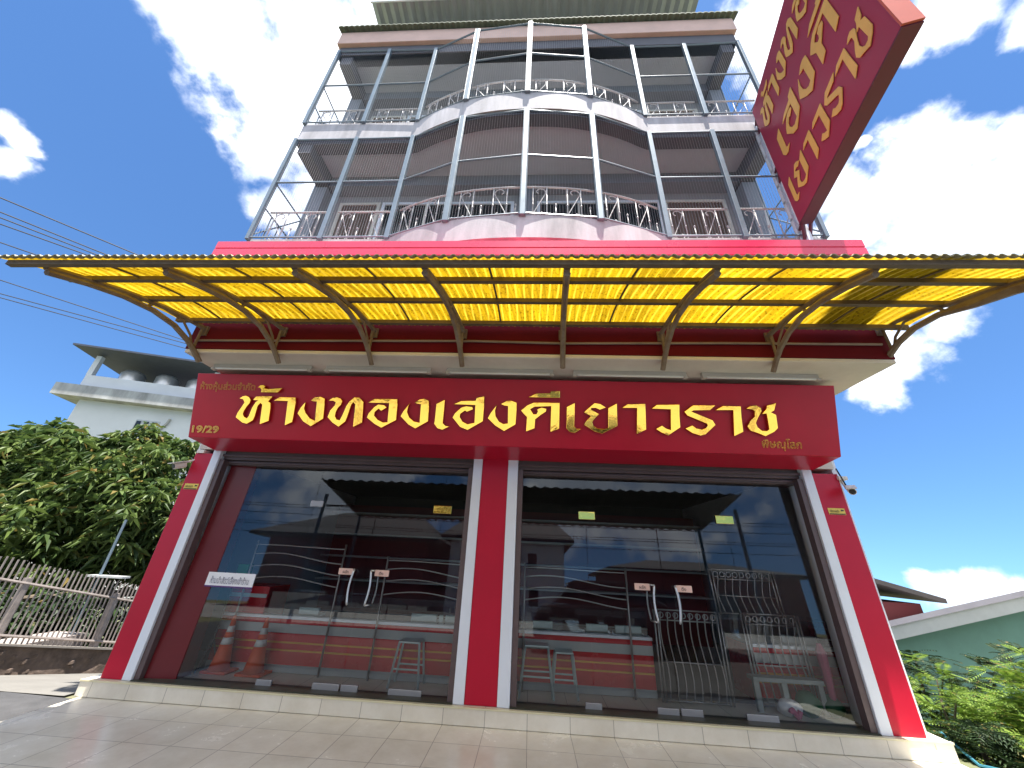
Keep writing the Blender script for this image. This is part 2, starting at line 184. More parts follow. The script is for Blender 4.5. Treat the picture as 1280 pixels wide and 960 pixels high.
# ------------------------------------------------------------------ builders
def wloc(o):
    v = Vector((0, 0, 0))
    while o: v = v + o.location; o = o.parent
    return v
def thing(name, label, cat, loc=(0, 0, 0), group=None, kind=None):
    o = bpy.data.objects.new(name, None); COL.objects.link(o); o.location = loc; tag(o, label, cat, group, kind); o.empty_display_size = .2
    return o
def tag(o, label=None, cat=None, group=None, kind=None):
    if label: o['label'] = label
    if cat: o['category'] = cat
    if group: o['group'] = group
    if kind: o['kind'] = kind
    return o
class MB:
    def __init__(s): s.v = []; s.f = []
    def add(s, vs, fs):
        k = len(s.v); s.v += [tuple(v) for v in vs]; s.f += [tuple(i+k for i in f) for f in fs]; return s
    def box(s, x0, x1, y0, y1, z0, z1):
        return s.add([(x0, y0, z0), (x1, y0, z0), (x1, y1, z0), (x0, y1, z0), (x0, y0, z1), (x1, y0, z1), (x1, y1, z1), (x0, y1, z1)],
                     [(0, 3, 2, 1), (4, 5, 6, 7), (0, 1, 5, 4), (1, 2, 6, 5), (2, 3, 7, 6), (3, 0, 4, 7)])
    def obox(s, c, ax, ay, az, hx, hy, hz):
        c = Vector(c); ax = Vector(ax); ay = Vector(ay); az = Vector(az); vs = []
        for z in (-hz, hz):
            for x, y in ((-hx, -hy), (hx, -hy), (hx, hy), (-hx, hy)): vs.append(c+ax*x+ay*y+az*z)
        return s.add(vs, [(0, 3, 2, 1), (4, 5, 6, 7), (0, 1, 5, 4), (1, 2, 6, 5), (2, 3, 7, 6), (3, 0, 4, 7)])
    def tube(s, pts, r, n=6, closed=False, taper=None):
        P = [Vector(p) for p in pts]; m = len(P); vs = []; fs = []; refv = None
        for i, p in enumerate(P):
            if closed: t = P[(i+1) % m]-P[i-1]
            else: t = P[min(i+1, m-1)]-P[max(i-1, 0)]
            t = t.normalized() if t.length > 1e-9 else Vector((0, 0, 1))
            if refv is None: refv = Vector((0, 0, 1)) if abs(t.z) < .9 else Vector((1, 0, 0))
            u = (refv-t*refv.dot(t)).normalized(); refv = u; w = t.cross(u)
            rr = r if taper is None else taper[i]
            for k in range(n):
                a = 2*math.pi*(k+.5)/n; vs.append(p+u*math.cos(a)*rr+w*math.sin(a)*rr)
        for i in range(m if closed else m-1):
            j = (i+1) % m
            for k in range(n): fs.append((i*n+k, i*n+(k+1) % n, j*n+(k+1) % n, j*n+k))
        if not closed: fs += [tuple(range(n-1, -1, -1)), tuple((m-1)*n+k for k in range(n))]
        return s.add(vs, fs)
    def prism(s, poly, o, u, v, n, depth):   # 2-D outline in frame (o,u,v), pushed along n
        o = Vector(o); u = Vector(u); v = Vector(v); n = Vector(n); k = len(poly)
        vs = [o+u*a+v*b for a, b in poly]+[o+u*a+v*b+n*depth for a, b in poly]
        return s.add(vs, [tuple(range(k)), tuple(range(2*k-1, k-1, -1))]+[(i, i+k, (i+1) % k+k, (i+1) % k) for i in range(k)])
    def lathe(s, c, prof, n=16):
        c = Vector(c); vs = []; fs = []
        for r, z in prof:
            for k in range(n): a = 2*math.pi*k/n; vs.append(c+Vector((r*math.cos(a), r*math.sin(a), z)))
        for i in range(len(prof)-1):
            for k in range(n): fs.append((i*n+k, i*n+(k+1) % n, (i+1)*n+(k+1) % n, (i+1)*n+k))
        fs += [tuple(range(n-1, -1, -1)), tuple((len(prof)-1)*n+k for k in range(n))]
        return s.add(vs, fs)
    def build(s, name, m, parent=None, smooth=False, bevel=0, loc=None):
        off = wloc(parent) if parent else Vector(loc or (0, 0, 0))
        me = bpy.data.meshes.new(name); me.from_pydata([(v[0]-off.x, v[1]-off.y, v[2]-off.z) for v in s.v], [], s.f)
        me.materials.append(M[m] if isinstance(m, str) else m)
        if smooth: me.polygons.foreach_set('use_smooth', [True]*len(me.polygons))
        me.update(); o = bpy.data.objects.new(name, me); COL.objects.link(o)
        if parent: o.parent = parent
        else: o.location = off
        if bevel:
            b = o.modifiers.new('bevel', 'BEVEL'); b.width = bevel; b.segments = 2; b.limit_method = 'ANGLE'; b.angle_limit = R(40)
        return o
def structure(o): o['kind'] = 'structure'; return o
def text_mesh(body, size_w, o, u, v, n, name, m, parent, depth=.004, height=None, thick=.02):
    c = bpy.data.curves.new('t', 'FONT'); c.body = body; c.fill_mode = 'NONE'; c.bevel_depth = thick*1.35; c.bevel_resolution = 0; c.extrude = .001
    t = bpy.data.objects.new('t', c); COL.objects.link(t); bpy.context.view_layer.update()
    me = bpy.data.meshes.new_from_object(t.evaluated_get(bpy.context.evaluated_depsgraph_get()))
    bpy.data.objects.remove(t)
    V = np.array([tuple(p.co) for p in me.vertices]); lo = V.min(0); hi = V.max(0); s = size_w/(hi[0]-lo[0]); sy = s if height is None else height/(hi[1]-lo[1])
    o = Vector(o); u = Vector(u); v = Vector(v); n = Vector(n); off = wloc(parent)
    zz = max(hi[2]-lo[2], 1e-6)
    for i, p in enumerate(me.vertices):
        p.co = o+u*((V[i, 0]-lo[0])*s)+v*((V[i, 1]-lo[1])*sy)+n*((V[i, 2]-lo[2])/zz*depth)-off
    me.materials.clear(); me.materials.append(M[m]); ob = bpy.data.objects.new(name, me); COL.objects.link(ob); ob.parent = parent
    return ob
def copy_tree(o, parent=None):
    c = o.copy(); COL.objects.link(c)
    if parent: c.parent = parent
    for ch in list(o.children): copy_tree(ch, c)
    return c

# ------------------------------------------------------------------ ground
def ground_z(x, y):
    z = -.03
    if x < -4.2: z -= .22*min(max(y-.1, 0), 4.5)*min(1, (-4.2-x)/.5)
    if x > 4.4: z -= min(.35*(x-4.4), 1.0)*min(1, max(0, (y+2.5)/1.5))
    if y > 5: z -= .2*min(1, (y-5)/3)
    r = math.hypot(x, y)
    return z-.085*max(0, r-32)
xs = sorted(set([-260, -180, -120, -80, -50, -30]+[round(-20+.5*i, 2) for i in range(81)]+[30, 50, 80, 120, 180, 260]))
mb = MB(); nx = len(xs); mb.v = [(x, y, ground_z(x, y)) for y in xs for x in xs]
mb.f = [(j*nx+i, j*nx+i+1, (j+1)*nx+i+1, (j+1)*nx+i) for j in range(nx-1) for i in range(nx-1)]
structure(mb.build('ground', 'earth', smooth=True))
# concrete lane down the left side, asphalt apron, road in front
mb = MB(); L_ = [(-8.5+.25*i, .0+.25*j) for j in range(25) for i in range(18)]
mb.v = [(x, y, max(ground_z(x, y), -1.2)+.021) for y in [-.02+.3*j for j in range(26)] for x in [-7.0+.16*i for i in range(18)]]
mb.f = [(j*18+i, j*18+i+1, (j+1)*18+i+1, (j+1)*18+i) for j in range(25) for i in range(17)]
structure(mb.build('lane', 'concrete', smooth=True))
structure(MB().add([(-9, -9, -.012), (-4.08, -9, -.0125), (-4.08, -.06, -.0125), (-4.9, -.02, -.012), (-6.5, -.25, -.012), (-9, -.6, -.012)], [(0, 1, 2, 3, 4, 5)]).build('asphalt_apron', 'asphalt'))
structure(MB().add([(-4.08, -9, -.012), (12, -9, -.012), (12, -3.0, -.012), (4.3, -1.76, -.012), (-4.08, -1.76, -.012)], [(0, 1, 2, 3, 4)]).build('front_yard', 'yard'))
structure(MB().add([(-60, -17, -.02), (60, -17, -.02), (60, -9, -.02), (-60, -9, -.02)], [(0, 1, 2, 3)]).build('road', 'road_concrete'))
structure(MB().box(-4.09, 4.17, -1.75, .5, -.2, 0).build('forecourt', 'tile'))

# ------------------------------------------------------------------ shop building
shop = thing('shop_building', 'tall red and grey gold shop with two glass fronts and two caged balconies above', 'building', (0, 2, 0))
B = lambda *a: MB().box(*a)
step = B(-4.14, 4.16, -.056, .62, .003, .14).build('step', 'riser', shop, bevel=.006)
B(-4.143, 4.163, -.062, -.03, .128, .1425).build('nosing', 'nosing', step)
for x0, x1 in ((-3.65, -.327), (.23, 3.598)): B(x0, x1, -.020, .16, .1428, .152).build('sill', 'sillm', shop)
# pillars with white trims
for x0, x1 in ((-4.0, -3.756), (-.215, .105), (3.7075, 4.0)):
    B(x0, x1, 0, .34, .142, 2.5 if abs(x0) > 1 and abs(x1) > 1 else 2.56).build('pillar', 'red', shop, bevel=.006)
for x0, x1 in ((-3.755, -3.652), (-.3256, -.216), (.106, .228), (3.60, 3.7065)):
    B(x0, x1, -.012, .30, .1425, 2.555).build('pillar_trim', 'white', shop, bevel=.005)
B(-4.03, -3.97, .04, 4.9, .0, 3.398).build('side_wall', 'white', shop); B(3.985, 4.045, .04, 4.9, .0, 3.398).build('side_wall', 'white', shop)
B(-4.0, 4.0, .02, .32, 2.562, 3.40).build('lintel_wall', 'cream', shop)
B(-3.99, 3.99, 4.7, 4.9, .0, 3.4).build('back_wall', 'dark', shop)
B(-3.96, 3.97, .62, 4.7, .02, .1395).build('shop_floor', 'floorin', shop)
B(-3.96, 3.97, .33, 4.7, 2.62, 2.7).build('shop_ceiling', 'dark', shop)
# roller shutter housings and guides
for x0, x1 in ((-3.65, -.327), (.23, 3.598)):
    s = MB(); s.box(x0, x1, .06, .32, 2.44, 2.56); s.box(x0, x1, .03, .058, 2.475, 2.505); s.box(x0, x1, .10, .33, 2.385, 2.438); s.box(x0, x1, .075, .098, 2.40, 2.42); s.build('shutter_box', 'brown', shop, bevel=.004)
for x in (-3.62, -.355, .262, 3.565):
    s = MB(); s.box(x-.03, x+.03, .012, .04, .143, 2.43); s.box(x-.028, x-.012, .04, .10, .143, 2.43); s.box(x+.012, x+.028, .04, .10, .143, 2.43); s.build('shutter_guide', 'brown', shop)
MB().add([(-3.585, .06, .143), (-3.27, .095, .143), (-3.27, .20, 2.40), (-3.585, .16, 2.40), (-3.585, .30, .143), (-3.27, .30, .143), (-3.27, .30, 2.40), (-3.585, .30, 2.40)], [(0, 1, 2, 3), (1, 5, 6, 2), (4, 7, 6, 5), (0, 4, 5, 1), (3, 2, 6, 7), (0, 3, 7, 4)]).build('side_panel', 'maroon', shop)
TAN = math.tan(R(2.5)); gy = lambda z: .10+TAN*(z-.14)
fx = lambda x: .39+(x-.39)*.968
def pane(x0, x1, z0, z1, name='glass_panel', t=.010):
    x0 = max(fx(x0), .232) if x0 > 0 else fx(x0); x1 = min(fx(x1), -.328) if x1 < 0 else min(fx(x1), 3.55); m = MB(); a, b = gy(z0), gy(z1)
    m.add([(x0, a, z0), (x1, a, z0), (x1, b, z1), (x0, b, z1)], [(0, 1, 2, 3)])
    return m.build(name, 'glass', shop)
def fitting(par, x0, x1, z0, z1, m): 
    x0 = fx(x0); x1 = fx(x1)
    y = gy((z0+z1)/2); MB().box(x0, x1, y-.014, y+.014, z0, z1).build('patch_fitting', m, par, bevel=.003)
def door(x0, x1, hx, plate):
    d = pane(x0, x1, .155, 1.93, 'glass_door'); hx = fx(hx)
    for dx in (0,):
        pts = [(hx+.020*math.sin(math.pi*i/14)*plate-.03*plate*(i/14-.5)*0, gy(.9+.34*i/14)-.055+.004*(i in (0, 14)), .9+.34*i/14) for i in range(15)]
        h = MB(); h.tube(pts, .011, 8)
        pts2 = [(p[0]+.045*plate*1, p[1]+.10, p[2]) for p in pts]; h.tube(pts2, .010, 8)
        for p, q in ((pts[0], pts2[0]), (pts[-1], pts2[-1])): h.tube([p, q], .009, 6)
        h.build('handle', 'stainless', d, smooth=True)
    px0 = hx-.20 if plate < 0 else hx+.03
    yy = gy(1.22)-.006
    MB().box(px0, px0+.165, yy-.003, yy, 1.185, 1.25).build('sign_plate', 'pinkplate', d, bevel=.002)
    text_mesh('ผลัก' if plate < 0 else 'ดึง', .05 if plate > 0 else .07, (px0+.05, yy-.0035, 1.197), (1, 0, 0), (0, 0, 1), (0, -1, 0), 'plate_text', 'brown', d, .001, .036)
    return d
# left bay
pane(-3.385, -2.425, .145, 2.385); pane(-.722, -.33, .145, 2.385); pane(-2.42, -.727, 1.945, 2.385)
d1 = door(-2.42, -1.577, -1.675, -1); d2 = door(-1.568, -.727, -1.47, 1)
fitting(d1, -2.47, -2.30, 1.915, 1.985, 'patch'); fitting(d2, -.84, -.61, 1.895, 1.985, 'gold')
fitting(d1, -2.49, -2.32, .145, .20, 'patch'); fitting(d1, -1.87, -1.58, .145, .205, 'patch'); fitting(d2, -1.56, -1.38, .145, .205, 'patch'); fitting(d2, -1.05, -.70, .145, .20, 'patch')
# right bay
pane(.232, 1.075, .145, 2.385); pane(2.765, 3.585, .145, 2.385); pane(1.08, 2.76, 1.945, 2.385)
d3 = door(1.08, 1.918, 1.80, -1); d4 = door(1.927, 2.76, 2.03, 1)
fitting(d3, .99, 1.19, 1.895, 1.985, 'gold'); fitting(d4, 2.65, 2.86, 1.91, 2.0, 'gold')
fitting(d3, .985, 1.15, .145, .20, 'patch'); fitting(d3, 1.70, 1.91, .145, .20, 'patch'); fitting(d4, 1.93, 2.14, .145, .205, 'patch'); fitting(d4, 2.56, 2.86, .145, .20, 'patch')

# first floor slab, fascia, cladding
B(-3.60, 4.09, -1.075, .018, 3.402, 3.449).build('slab', 'cream', shop, bevel=.01)
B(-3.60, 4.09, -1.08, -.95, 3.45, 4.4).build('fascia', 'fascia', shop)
B(-3.58, 4.07, -.949, 4.9, 3.51, 4.85).build('mid_wall', 'plaster', shop); B(-3.98, 4.40, -.58, 4.9, 4.853, 5.62).build('mid_wall', 'plaster', shop)
c = MB()
for i in range(5): c.prism([(0, 0), (-.014, .008), (-.014, .112), (0, .122)], (-3.66, -1.25, 4.32+.123*i), (0, 1, 0), (0, 0, 1), (1, 0, 0), 7.80)
c.box(-3.66, 4.14, -1.248, -.96, 4.32, 4.93); c.build('red_cladding', 'clad', shop)
XC = .22; YB = -.62
def edge_y(x, amp):
    d = abs(x-XC)
    return YB-(amp*(1-(d/2.07)**2.3) if d < 2.07 else 0)
def curve_xs(x0, x1, n): return [x0+(x1-x0)*i/n for i in range(n+1)]
XL, XR = -4.0, 4.42
POSTS = [XL, -2.86, -1.83, -.88, .20, 1.27, 2.29, 3.34, XR]
def balcony(zb, zt, amp, ztop, zrail, zmid, name_label, tall):
    bal_m = MB(); xs_ = curve_xs(XL-.02, XR+.02, 64); vs = []; fs = []
    for x in xs_:
        y = edge_y(x, amp); vs += [(x, y, zb), (x, y, zt), (x, 1.2, zt), (x, 1.2, zb)]
    for i in range(64): k = i*4; fs += [(k, k+4, k+5, k+1), (k+1, k+5, k+6, k+2), (k+3, k+2, k+6, k+7), (k, k+3, k+7, k+4)]
    fs += [(0, 1, 2, 3), (256+3, 256+2, 256+1, 256)]
    bal_m.add(vs, fs); bal = bal_m.build('balcony', 'plaster', shop)
    e_ = MB(); vs = []; fs = []
    for x in xs_:
        y = edge_y(x, amp)+.03; vs += [(x, y, zb-.10), (x, y, zb-.003), (x, y+.2, zb-.003), (x, y+.2, zb-.10)]
    for i in range(64): k = i*4; fs += [(k, k+4, k+5, k+1), (k+3, k+2, k+6, k+7), (k, k+3, k+7, k+4)]
    c_ = MB(); v2 = []
    for x in xs_: y = edge_y(x, amp)+.24; v2 += [(x, y, zb-.02), (x, .337, zb-.02), (x, .337, zb-.003), (x, y, zb-.003)]
    if zb > 6: c_.add(v2, [q for i in range(64) for q in ((i*4, i*4+1, i*4+5, i*4+4), (i*4+3, i*4+7, i*4+6, i*4+2), (i*4, i*4+4, i*4+7, i*4+3))]).build('ceiling', 'ceilw', bal)
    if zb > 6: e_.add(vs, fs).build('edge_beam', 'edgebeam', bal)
    P = [(x, edge_y(x, amp)-.0) for x in POSTS]
    for i, (x, y) in enumerate(P):
        zz = ztop[i] if isinstance(ztop, list) else ztop
        w = .036 if 0 < i < 8 else .028
        q = MB(); q.box(x-w, x+w, y-.052, y+.012, zt-.03, zz)
        if i in (3, 4, 5): q.box(x-w-.012, x-w-.004, y-.045, y+.005, zt-.03, zz); q.box(x+w+.004, x+w+.012, y-.045, y+.005, zt-.03, zz)
        q.build('screen_post', 'steel', bal, bevel=.004)
    # screen frame rails + fine wires
    for i in range(8):
        a = Vector((*P[i], 0)); b = Vector((*P[i+1], 0)); a.y -= .02; b.y -= .02
        za, zb_ = (ztop[i], ztop[i+1]) if isinstance(ztop, list) else (ztop, ztop)
        for z1_, z2_, r_ in ((zmid, zmid, .016), (za-.02, zb_-.02, .018), (zt+.02, zt+.02, .014)): MB().tube([(a.x, a.y, z1_), (b.x, b.y, z2_)], r_, 5).build('screen_rail', 'steel', bal)
        s = MB(); n = max(4, int((b-a).length/.042))
        for k in range(1, n):
            p = a.lerp(b, k/n); top = za+(zb_-za)*k/n
            s.add([(p.x-.0012, p.y, zt+.02), (p.x+.0012, p.y, zt+.02), (p.x+.0012, p.y, top), (p.x-.0012, p.y, top), (p.x, p.y-.004, zt+.02), (p.x, p.y-.004, top)], [(0, 4, 5, 3), (4, 1, 2, 5), (1, 0, 3, 2)])
        s.build('mesh_screen', 'mesh_', bal)
        # ornamental railing
        r = MB(); ins = .10; x0, x1 = P[i][0]+.04, P[i+1][0]-.04
        ry = lambda x: edge_y(x, amp)+ins
        lt = [(x, ry(x), zrail) for x in curve_xs(x0, x1, 10)]; lb = [(x, ry(x), zt+.05) for x in curve_xs(x0, x1, 10)]
        r.tube(lt, .017, 6); r.tube(lb, .010, 5)
        per = (x1-x0)/2; h = zrail-zt-.05; flip = 1 if i < 4 else -1
        for q in range(2):
            xa = x0+per*q+per*.20; xb = xa+per*.40; z0 = zt+.05
            for xx in (xa, xb): r.tube([(xx, ry(xx), z0), (xx, ry(xx), zrail)], .009, 5); r.lathe((xx, ry(xx), z0+h*.45), [(.009, -.02), (.016, 0), (.009, .02)], 6)
            xp = x0+per*q+per*.86
            if xp < x1: r.tube([(xp, ry(xp), z0), (xp, ry(xp), z0+h*.42)], .008, 5); r.lathe((xp, ry(xp), z0+h*.42), [(.008, -.01), (.018, .01), (.004, .04)], 6)
            xm = (xa+xb)/2; rad = (xb-xa)*.46; pts = []
            for t in range(15):      # upper curl
                an = R(20-300*t/14*1.0); rr = rad*(1-.45*(1-t/14)); pts.append((-rr*math.cos(an+math.pi), zrail-.02-rad+rr*math.sin(-an)*1))
            up_curl = [(rad*.55*math.cos(R(-60+20*k))*(.55+.045*k), (zrail-.015-rad)+rad*math.sin(R(-60+20*k))*(.55+.045*k)) for k in range(11)]
            up_curl = [(rad*(.5+.05*k)*math.cos(R(250-25*k)), (zrail-.012-rad)+rad*(.5+.05*k)*math.sin(R(250-25*k)) ) for k in range(1, 1)] or None
            S = []
            for k in range(13):      # spiral from inside out, ending at the right, going over the top to the left
                an = R(-60+22*k); rr = rad*(.42+.045*k); S.append((rr*math.cos(an), (zrail-.012-rad)+rr*math.sin(an)))
            lowc = [(-a_, (zt+.06+rad)-(b_-(zrail-.012-rad))) for a_, b_ in S][::-1]
            line = S+lowc
            r.tube([(xm+flip*a_, ry(xm+flip*a_), b_) for a_, b_ in line], .0075, 5)
        r.build('railing', 'railpaint', bal, smooth=True)
    # side returns
    for sx, x in ((-1, XL), (1, XR)):
        s = MB(); y1 = .12
        zz = ztop[0] if isinstance(ztop, list) else ztop
        s.tube([(x, y1, zt), (x, y1, zz)], .022, 5)
        for z in (zmid, zrail, zz-.02, zt+.05): s.tube([(x, YB, z), (x, y1, z)], .014, 5)
        for k in range(1, 4): y = YB+(y1-YB)*k/4; s.tube([(x, y, zt), (x, y, zrail)], .009, 5)
        s.tube([(x, YB, zt+.1), (x, y1, zmid)], .012, 5)
        s.build('side_screen', 'steel', bal)
    return bal
lowb = balcony(5.25, 5.665, .40, 8.14, 6.37, 6.95, None, True)
upb = balcony(8.17, 8.64, .42, [11.32, 11.30, 11.25, 11.17, 11.13, 11.10, 11.10, 11.10, 11.15], 9.26, 9.93, None, False)
# walls and ceilings behind the balconies
for z0, z1 in ((5.67, 8.145), (8.645, 11.2)):
    B(XL+.06, XR-.06, .34, 4.9, z0, z1).build('upper_wall', 'wallup', shop)
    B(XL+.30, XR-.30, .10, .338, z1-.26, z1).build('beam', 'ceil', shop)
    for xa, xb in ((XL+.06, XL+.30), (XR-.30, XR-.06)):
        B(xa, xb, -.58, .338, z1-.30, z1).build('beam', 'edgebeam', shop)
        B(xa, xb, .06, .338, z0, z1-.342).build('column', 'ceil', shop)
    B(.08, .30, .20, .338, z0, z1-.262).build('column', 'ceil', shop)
B(XL-.0, XR+.0, -.62, -.45, 7.93, 8.168).build('edge_beam', 'ceil', shop) if False else None
# windows and shutter doors of the two upper storeys
for zt_, h in ((5.67, 1.92), (8.645, 1.9)):
    for x0, x1, m in ((-3.45, -2.74, 'door_wood'), (-2.58, -.10, 'dkglass'), (.46, 2.66, 'dkglass'), (2.84, 3.85, 'door_wood')):
        w = B(x0, x1, .315, .345, zt_+.02, zt_+h).build('window' if m == 'dkglass' else 'shutter_door', m, shop)
        f = MB()
        for a, b in ((x0-.06, x0), (x1, x1+.06)): f.box(a, b, .29, .346, zt_+.02, zt_+h+.06)
        f.box(x0, x1, .29, .346, zt_+h, zt_+h+.06)
        f.build('frame', 'white' if m == 'dkglass' else 'cream', w)
        if m == 'dkglass':
            k = MB(); n = 3
            for i in range(1, n): xx = x0+(x1-x0)*i/n; k.box(xx-.02, xx+.02, .30, .315, zt_+.02, zt_+h)
            k.build('mullion', 'cream', w)
        else:
            k = MB()
            for i in range(1, 16): xx = x0+(x1-x0)*i/16; k.box(xx-.012, xx+.012, .303, .315, zt_+.02, zt_+h)
            k.build('slat', 'door_wood', w)
# roof: beam, tiled eave, metal roof
B(XL-.03, XR+.03, -.60, 4.9, 11.2, 11.34).build('roof_slab', 'ceilw', shop)
B(XL-.10, XR+.06, -.70, -.52, 11.53, 12.02).build('roof_beam', 'beam', shop, bevel=.01); B(XL-.05, XR+.02, -.62, -.40, 11.20, 11.527).build('edge_beam', 'edgebeam', shop)
m_ = MB(); n = 72
for i in range(n):      # a course of curved tiles along the eave
    x = XL-.14+(XR-XL+.28)*i/n; w = (XR-XL+.28)/n
    pts = [(x+w*k/4, .035*math.sin(math.pi*k/4)) for k in range(5)]
    vs = [(px, -.80, 12.05+pz) for px, pz in pts]+[(px, .3, 12.37+pz) for px, pz in pts]+[(px, -.80, 12.015+pz) for px, pz in pts]+[(px, .3, 12.34+pz) for px, pz in pts]
    fs = [(k, k+1, k+6, k+5) for k in range(4)]+[(k+10, k+15, k+16, k+11) for k in range(4)]+[(k, k+10, k+11, k+1) for k in range(4)]
    m_.add(vs, fs)
m_.build('tiled_eave', 'tile_roof', shop)
m_ = MB(); n = 150; vs = []; fs = []
for i in range(n+1):
    x = -3.55+7.5*i/n; dz = .016*math.cos(i*math.pi*.5)
    vs += [(x, -.87, 12.98+dz), (x, 3.5, 12.72+dz)]
for i in range(n): fs.append((2*i, 2*i+1, 2*i+3, 2*i+2))
m_.add(vs, fs); mr_ = m_.build('metal_roof', 'roofmetal', shop); sm = mr_.modifiers.new('solid', 'SOLIDIFY'); sm.thickness = .01
B(-3.56, 3.96, -.90, -.872, 12.94, 13.03).build('roof_edge_trim', 'white', shop)
mm = MB()
for x in (-3.5, -1.6, .2, 2.0, 3.9): mm.box(x-.03, x+.03, -.4, -.34, 12.2, 12.92)
mm.build('roof_strut', 'rust', shop)

# ------------------------------------------------------------------ yellow canopy
can = thing('canopy', 'wide yellow translucent corrugated canopy on curved rusty brackets above the shop sign', 'canopy', (.2, -1.1, 3.4))
PROF = [(-2.46, 3.470), (-2.3, 3.535), (-2.1, 3.605), (-1.9, 3.665), (-1.7, 3.713), (-1.5, 3.748), (-1.3, 3.765), (-1.14, 3.768)]
def prof(y):
    for (a, b), (c_, d) in zip(PROF, PROF[1:]):
        if a <= y <= c_: return b+(d-b)*(y-a)/(c_-a)
    return PROF[0][1] if y < PROF[0][0] else PROF[-1][1]
CX0, CX1 = -3.98, 4.82
cx0 = lambda y: -3.70-.28*(-1.12-y)/1.31
cx1 = lambda y: 4.22
m_ = MB(); n = 4*112; vs = []; fs = []; ys_ = [-2.43+1.31*j/22 for j in range(23)]
for y in ys_:
    for i in range(n+1): vs.append((cx0(y)+(cx1(y)-cx0(y))*i/n, y, prof(y)+(0, .017, .017, 0)[i % 4]))
for j in range(22):
    for i in range(n): k = j*(n+1)+i; fs.append((k, k+1, k+n+2, k+n+1))
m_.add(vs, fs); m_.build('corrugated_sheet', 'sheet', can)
m_ = MB(); vs = []; fs = []
for y in (-2.47, -2.433):
    for i in range(n+1): vs.append((cx0(y)+(cx1(y)-cx0(y))*i/n, y, prof(-2.433)+(y+2.433)*.35+(0, .017, .017, 0)[i % 4]))
for i in range(n): fs.append((i, i+1, i+n+2, i+n+1))
m_.add(vs, fs); o_ = m_.build('faded_edge', 'fadededge', can); sm = o_.modifiers.new('s', 'SOLIDIFY'); sm.thickness = .006
for y, w in ((-2.40, .022), (-2.09, .022), (-1.68, .022), (-1.24, .022)):
    z = prof(y); MB().box(cx0(y)+.05, cx1(y)-.05, y-.02, y+.02, z-.018-2*w, z-.018).build('purlin', 'purlin', can)
TX = [-3.66, -2.61, -1.52, -.47, .63, 1.74, 2.85, 4.09]
TB = [-3.44, -2.49, -1.41, -.39, .71, 1.77, 2.90, 4.05]
for xf, xb in zip(TX, TB):
    x = 0; t = MB()
    uy = [-2.36+1.26*k/12 for k in range(13)]
    t.tube([(x, y, prof(y)-.06) for y in uy], .026, 6)
    low = [(-2.30, 3.445), (-2.05, 3.53), (-1.8, 3.59), (-1.58, 3.61), (-1.36, 3.585), (-1.15, 3.50), (-1.0, 3.42), (-.88, 3.36)]
    low = [(-2.34, 3.43), (-2.1, 3.515), (-1.85, 3.578), (-1.6, 3.60), (-1.38, 3.57), (-1.2, 3.49), (-1.09, 3.41), (-1.0, 3.33)]
    t.tube([(x, y, z-.01) for y, z in low], .028, 6)
    t.tube([(x, -1.62, prof(-1.62)-.06), (x, -1.66, 3.60)], .014, 6)
    t.tube([(x, -1.55, prof(-1.55)-.07), (x, -1.33, 3.66), (x, -1.2, 3.55), (x, -1.15, 3.45)], .012, 6)
    t.tube([(x, -1.12, prof(-1.12)-.05), (x, -1.12, 3.43)], .014, 6)
    t.box(x-.04, x+.04, -1.10, -1.082, 3.62, 3.74)
    if xf > 4: t.v = [(vx, vy, vz+max(0, (vy+1.75)/.75)*.12-(.035 if vy < -1.7 and vz < prof(max(vy, -2.46))-.10 else 0)) for vx, vy, vz in t.v]
    t.v = [(vx+xf+(xb-xf)*(vy+2.4)/1.42, vy, vz) for vx, vy, vz in t.v]
    t.build('bracket', 'rust', can)
for a, b in zip(TX, TX[1:]):
    x = (a+b)/2+random.uniform(-.06, .06)
    MB().tube([(x, y, prof(y)-.022) for y in [-2.36+1.2*k/10 for k in range(11)]], .010, 5).build('rafter', 'purlin', can)
tag(MB().tube([(-3.5, -1.10, 3.545), (-2.2, -1.10, 3.56), (-.3, -1.10, 3.585), (.7, -1.10, 3.57), (2.4, -1.10, 3.60), (4.0, -1.10, 3.61)], .013, 6).build('conduit', 'conduit'), 'thin rusty cable conduit running along the maroon fascia under the yellow canopy', 'pipe')

# fluorescent lamps above the sign
spots = [(-3.46, -2.24, 'leftmost tube lamp above the sign'), (-2.06, -.80, 'second tube lamp from the left above the sign'), (-.61, .62, 'tube lamp above the middle of the sign'), (.85, 2.10, 'second tube lamp from the right above the sign'), (2.27, 3.51, 'rightmost tube lamp above the sign')]
for x0, x1, lab in spots:
    t = thing('tube_lamp', lab+', under the cream slab', 'lamp', ((x0+x1)/2, -.78, 3.40), 'tube lamps above the shop sign')
    MB().box(x0, x1, -.80, -.76, 3.352, 3.40).build('housing', 'lampbody', t); MB().tube([(x0+.04, -.80, 3.342), (x1-.04, -.80, 3.342)], .013, 8).build('tube', 'lamp', t, smooth=True)
    MB().box(x0-.004, x0+.036, -.815, -.77, 3.325, 3.352).build('end_cap', 'lampbody', t); MB().box(x1-.036, x1+.004, -.815, -.77, 3.325, 3.352).build('end_cap', 'lampbody', t)

